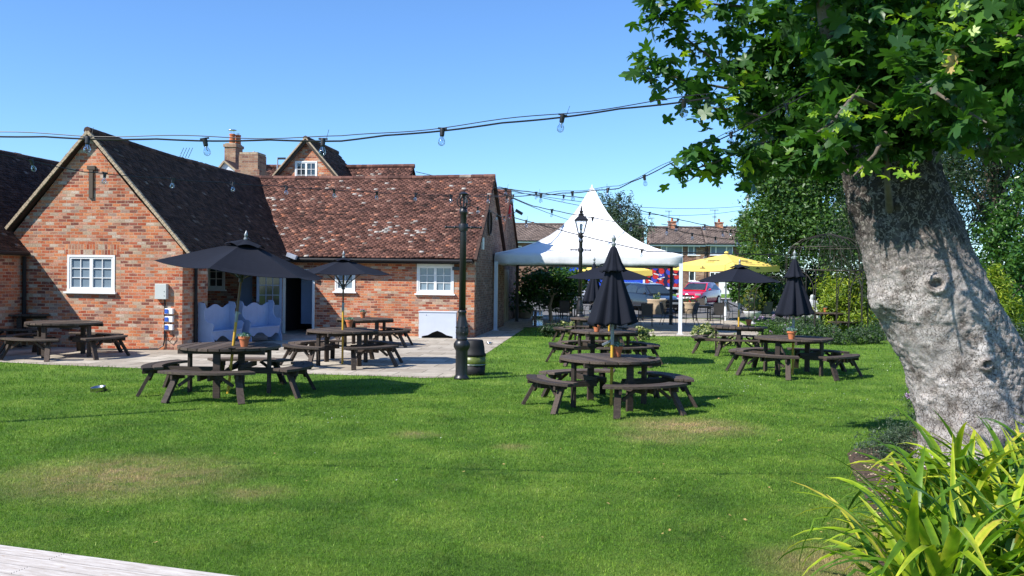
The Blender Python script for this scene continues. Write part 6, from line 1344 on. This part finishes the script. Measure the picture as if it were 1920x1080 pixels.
dense = [(1660, 40, 9.3, 190, 110, 460), (1530, 90, 10.9, 110, 90, 260), (1450, 150, 11.0, 90, 70, 150), (1560, 200, 10.6, 100, 80, 230), (1660, 170, 8.5, 110, 100, 270), (1800, 120, 8.6, 130, 130, 420), (1900, 60, 8.4, 110, 110, 280), (1440, 60, 11, 90, 60, 120), (1540, 285, 10.8, 80, 50, 130), (1450, 300, 10.8, 70, 30, 70),
         (1760, 215, 8.4, 110, 60, 130), (1900, 180, 8.6, 70, 90, 110), (1620, 270, 8.6, 70, 40, 60), (1740, 160, 10.0, 210, 120, 300), (1850, 30, 10.5, 170, 120, 260), (1620, 60, 10.3, 150, 110, 200),
         (1650, 190, 9.25, 100, 85, 330), (1700, 90, 9.2, 150, 100, 330), (1590, 110, 9.3, 90, 100, 200), (1750, 240, 9.3, 80, 55, 150), (1610, 275, 9.3, 60, 45, 110), (1690, 265, 9.3, 60, 40, 90), (1500, 200, 11.2, 120, 80, 200), (1600, -150, 9.2, 300, 150, 620), (1850, -180, 9.5, 280, 170, 520), (1700, -420, 9.5, 380, 200, 650), (1420, -90, 9.0, 140, 90, 110), (1560, -300, 8.5, 250, 150, 220)]
for (px, py, Y, rx, ry, n) in dense:
    c = yp(px, py, Y); s = Y / FPX
    for _ in range(int(n * (1.35 if Y > 10.4 else .95))):
        v = Vector([random.gauss(0, 1) for _ in range(3)]); v.normalize(); v *= random.uniform(.35, 1) ** .6; LV.append(c + Vector((v.x * rx * s, v.y * (rx + ry) * .5 * s, v.z * ry * s)))
def lights_trunk(p):                                   # boughs are thinner where the sun comes through to the lower trunk
    t_ = (YT - .5 - p.y) / .60
    if t_ <= 0: return True
    x = p.x + t_; z = p.z - 1.13 * t_; c_ = float(np.interp(z, zs, cx)); r_ = float(np.interp(z, zs, rr_))
    return not (.1 < z < 2.5 + .35 * mnoise.noise(p * 1.5) and abs(x - c_) < r_ * 1.25 and random.random() < .95)
LV = [p for p in LV if p.y > 5.2 and lights_trunk(p)]; print('leaves', len(LV))
va = np.clip(rng.beta(2.0, 2.6, len(LV)) * .93, 0, 1); va[rng.random(len(LV)) < .025] = .99
P = np.array([tuple(p - tbase) for p in LV]); yg = [(1600, 188), (1590, 215), (1700, 215), (1640, 205), (1540, 200), (1790, 15), (1820, 45), (1690, 40), (1780, 55), (1560, 245), (1700, 318), (1680, 325), (1880, 85)]
ex = []; 
for (px, py) in yg:
    for _ in range(5): ex.append(tuple(yp(px + random.uniform(-22, 22), py + random.uniform(-14, 14), 7.1 + random.random() * .3) - tbase))
ex = np.array(ex); 
mb.build('limbs', 'barkbg', syc, smooth=True)
leaves('crown', P, .122, 'maple', 'syc', syc, .6, .4, var=va); leaves('young_leaves', ex, .055, 'maple', 'syc', syc, .6, .35, var=rng.uniform(.84, 1, len(ex)))
mb = MB()
for _ in range(900):
    p = LV[random.randrange(len(LV))] - tbase; e = p + Vector((random.gauss(.05, .06), random.gauss(.04, .06), random.gauss(.0, .05))); mb.tube([p, e], .0022, 3, cap=False)
mb.build('leaf_stalks', 'twig', syc)
# dead leaf cluster hanging in the crown
o = leaves('dead_leaves', [tuple(yp(1787 + random.uniform(-5, 5), y_, 7.4) - tbase) for y_ in (92, 104, 118, 130)], .07, 'maple', 'strawleaf', syc, .6, 2)

# ================================================================== NEAR PLANTS
def straps(name, label, cat, roots, n, L, W, m, sd, up=.9, sf=None, varf=None):
    r = random.Random(sd); c = Vector(roots[0]); t = thing(name, label, cat, c); vs = []; fs = []; va = []; K = 11
    for i in range(n):
        q = Vector(r.choice(roots)); b = q - c + Vector((r.gauss(0, .10), r.gauss(0, .10), 0)); a = r.uniform(0, 2 * PI); le = L * r.uniform(.55, 1.15); w_ = W * r.uniform(.6, 1.15)
        th = R(r.uniform(38, 86)) if r.random() < up else R(r.uniform(15, 45)); bend = r.uniform(.7, 2.3); v = varf(r) if varf else r.random(); tw = r.uniform(-.6, .6)
        p = Vector((b.x, b.y, .02)); ph = th; hd = Vector((math.cos(a), math.sin(a), 0)); kink = r.randint(5, 9) if r.random() < .3 else 99; o = len(vs)
        for k in range(K + 1):
            f = k / K; d = hd * math.cos(ph) + Vector((0, 0, math.sin(ph))); sd_ = Vector((-hd.y, hd.x, 0)); sd_ = (Matrix.Rotation(tw * f, 3, d) @ sd_); nn = d.cross(sd_)
            ww = w_ * (.45 + 1.6 * f if f < .3 else (1 - ((f - .3) / .7) ** 2.2) * .93 + .0) if f < 1 else .001; ww = max(.0015, ww)
            vs += [p - sd_ * ww / 2 + nn * ww * .16, p.copy(), p + sd_ * ww / 2 + nn * ww * .16]; q2 = min(1, max(0, v + (.22 * max(0, f - .75) / .25 if v > .4 else 0))); va += [min(1, q2 + .06)] * 1 + [q2 * .8] + [min(1, q2 + .06)]
            p = p + d * le / K; ph -= bend / K * (.3 + 1.5 * f) + (.9 if k == kink else 0); p.z = max(p.z, .012)
        for k in range(K):
            for s in (0, 1): fs.append((o + 3 * k + s, o + 3 * k + s + 1, o + 3 * k + s + 4, o + 3 * k + s + 3))
    np_mesh('leaves', [tuple(x) for x in vs], fs, m, va, t, True); return t
rts = [gp(*q) for q in [(1790, 1020), (1840, 1000), (1880, 985), (1740, 1020), (1750, 1085), (1850, 1075), (1920, 1060), (1930, 1000), (1800, 1130), (1900, 1150), (1980, 1080), (1730, 1130), (1700, 1180)]]
t = straps('strap_leaf_plant', 'big clump of yellow-green strap-shaped leaves in the bottom right corner', 'plant', [q + Vector((.13, -.02, 0)) for q in rts], 720, 1.12, .076, 'strap', 4, varf=lambda r: r.betavariate(1.25, 1.9))
mb = MB(); 
for i in range(120): q = random.choice(rts) - rts[0]; mb.tube([(q.x + random.gauss(0, .1), q.y + random.gauss(0, .1), 0), (q.x + random.gauss(0, .16), q.y + random.gauss(0, .16), random.uniform(.15, .4))], [.012, .006], 6)
mb.build('stems', 'strawleaf', t)
for (a, b, c_) in [((1862, 1010), (1856, 820), (1880, 712)), ((1900, 960), (1935, 850), (1912, 740))]: pass
lav = gp(1662, 862); shrub('lavender_bush', 'small grey-green lavender bush on the soil edge left of the sycamore', 'shrub', [((lav.x, lav.y, .16), (.38, .28, .26)), ((lav.x + .25, lav.y + .2, .22), (.28, .22, .3))], 1300, .022, 'long', 'leaf_grey', per=22, clump=.06, shell=.2, flat=1.2, stems=False)
lv2 = gp(1712, 845); shrub('wild_plant', 'tall straggly plant with one mauve flower against the sycamore trunk', 'plant', [((lv2.x, lv2.y, .34), (.26, .18, .42)), ((lv2.x - .05, lv2.y, .6), (.10, .1, .25))], 500, .022, 'long', 'leaf_grey', per=16, clump=.07, shell=.1, stems=False)
fl = yp(1701, 742, lv2.y); t = thing('mauve_flower', 'single mauve flower head on a thin stalk beside the trunk', 'flower', (fl.x, fl.y, 0)); leaves('petals', [(random.gauss(0, .018), random.gauss(0, .018), fl.z + random.gauss(0, .012)) for _ in range(40)], .018, 'oval', 'flower', t, 1); MB().tube([(.03, 0, 0), (.02, 0, fl.z * .6), (0, 0, fl.z)], .004, 5).build('stalk', 'leaf_mid', t)
bp = [(p.x, p.y) for p in BED]; n = 6000; X = rng.uniform(3, 8, n); Y = rng.uniform(5.5, 12, n); k = inpoly(X, Y, bp); X, Y = X[k], Y[k]
mb = MB(); 
for x, y in zip(X[:2000], Y[:2000]): s = random.uniform(.005, .015); mb.cur = random.random(); mb.box((x, y, .012), (s * 1.6, s, s * .8), rot=Matrix.Rotation(random.uniform(0, 6), 3, (random.random(), random.random(), 1)))
tag(mb.build('gravel', 'stonepot'), 'small pale stones scattered over the soil bed', 'gravel', kind='stuff')
# ================================================================== GRASS
def grass(n, y0, y1, hw, h, wd, pw=1.6):
    u = rng.random(n); a = 1 - pw + 1; Y = (y0 ** (2 - pw) + u * (y1 ** (2 - pw) - y0 ** (2 - pw))) ** (1 / (2 - pw)); X = rng.uniform(-1, 1, n) * (Y * .60 + .6)
    k = ~inpoly(X, Y, [(p.x, p.y) for p in PATIO]) & ~inpoly(X, Y, bp) & ~inpoly(X, Y, TERR)
    lc = np.array([dd.x, dd.y]); rel = np.stack([X - e0.x, Y - e0.y], 1); side = rel[:, 0] * -lc[1] + rel[:, 1] * lc[0]; al = rel @ lc; k &= ~((side < .0) & (al < 3.0))
    X, Y = X[k], Y[k]; n = len(X); sc_ = np.clip(Y / 8, .8, 4); ang_ = rng.uniform(0, 2 * PI, n); H = h * rng.uniform(.4, 1.3, n) * np.minimum(sc_ ** .35, 1.3); Wd = wd * rng.uniform(.6, 1.4, n) * sc_
    clump_ = np.sin(X * 5.1 + Y * 3.3) * np.sin(Y * 6.7 - X * 2.1); H *= 1 + .25 * clump_
    lean = rng.normal(0, .55, (n, 2)) * H[:, None]; dx, dy = np.cos(ang_) * Wd / 2, np.sin(ang_) * Wd / 2
    B = np.stack([X, Y, np.zeros(n)], 1); V = np.zeros((n, 5, 3)); V[:, 0] = B - np.stack([dx, dy, 0 * dx], 1); V[:, 1] = B + np.stack([dx, dy, 0 * dx], 1)
    mid = B + np.stack([lean[:, 0] * .3, lean[:, 1] * .3, H * .62], 1); V[:, 2] = mid + np.stack([dx, dy, 0 * dx], 1) * .75; V[:, 3] = mid - np.stack([dx, dy, 0 * dx], 1) * .75; V[:, 4] = B + np.stack([lean[:, 0], lean[:, 1], H * .96], 1)
    F3 = np.array([(0, 1, 2), (0, 2, 3), (3, 2, 4)]); F = F3[None] + (np.arange(n) * 5)[:, None, None]; va = rng.beta(2, 2, n) * .92; va[rng.random(n) < .012] = 1.0
    return np_mesh('grass', V.reshape(-1, 3), F.reshape(-1, 3), 'blade', np.repeat(va, 5))
tag(grass(430000, 6.0, 17, 0, .024, .0034, 2.1), 'short mown grass of the lawn, worn straw-yellow in places', 'grass', kind='stuff')
tag(grass(110000, 17, 36, 0, .036, .0036, 1.9), 'mown grass of the further lawn around the picnic tables', 'grass', kind='stuff')
# daisies and fallen leaves on the grass
P = []
for (px, py, n_, sp) in [(1395, 702, 30, 26), (1385, 722, 36, 30), (1660, 684, 24, 22), (1500, 655, 12, 20), (640, 790, 10, 30), (1240, 690, 14, 60), (1540, 745, 20, 80), (760, 850, 14, 120), (1630, 700, 16, 40)]:
    for _ in range(n_): q = gp(px + random.gauss(0, sp), py + random.gauss(0, sp * .22)); P.append((q.x, q.y, .032))
tag(leaves('daisies', P, .011, 'oval', 'daisy', None, .3), 'tiny white daisies scattered in the lawn', 'daisies', kind='stuff')
fl0 = None
for i in range(64):
    if i < 50: px, py = random.uniform(1180, 1640), random.uniform(745, 1010)
    else: px, py = random.uniform(200, 1150), random.uniform(740, 1040)
    q = gp(px, py, .03)
    if fl0 is None: o = fl0 = leaves('fallen_leaf', [(0, 0, 0)], .030, 'maple', 'strawleaf', None, .3)
    else: o = fl0.copy(); C.objects.link(o)
    o.location = q; o.rotation_euler = (random.uniform(-.4, .4), random.uniform(-.4, .4), random.uniform(0, 6)); s = random.uniform(.4, .85); o.scale = (s, s * random.uniform(.5, 1), s)
    tag(o, 'small curled straw-coloured fallen leaf lying on the lawn', 'fallen leaf', 'fallen leaves on the lawn')
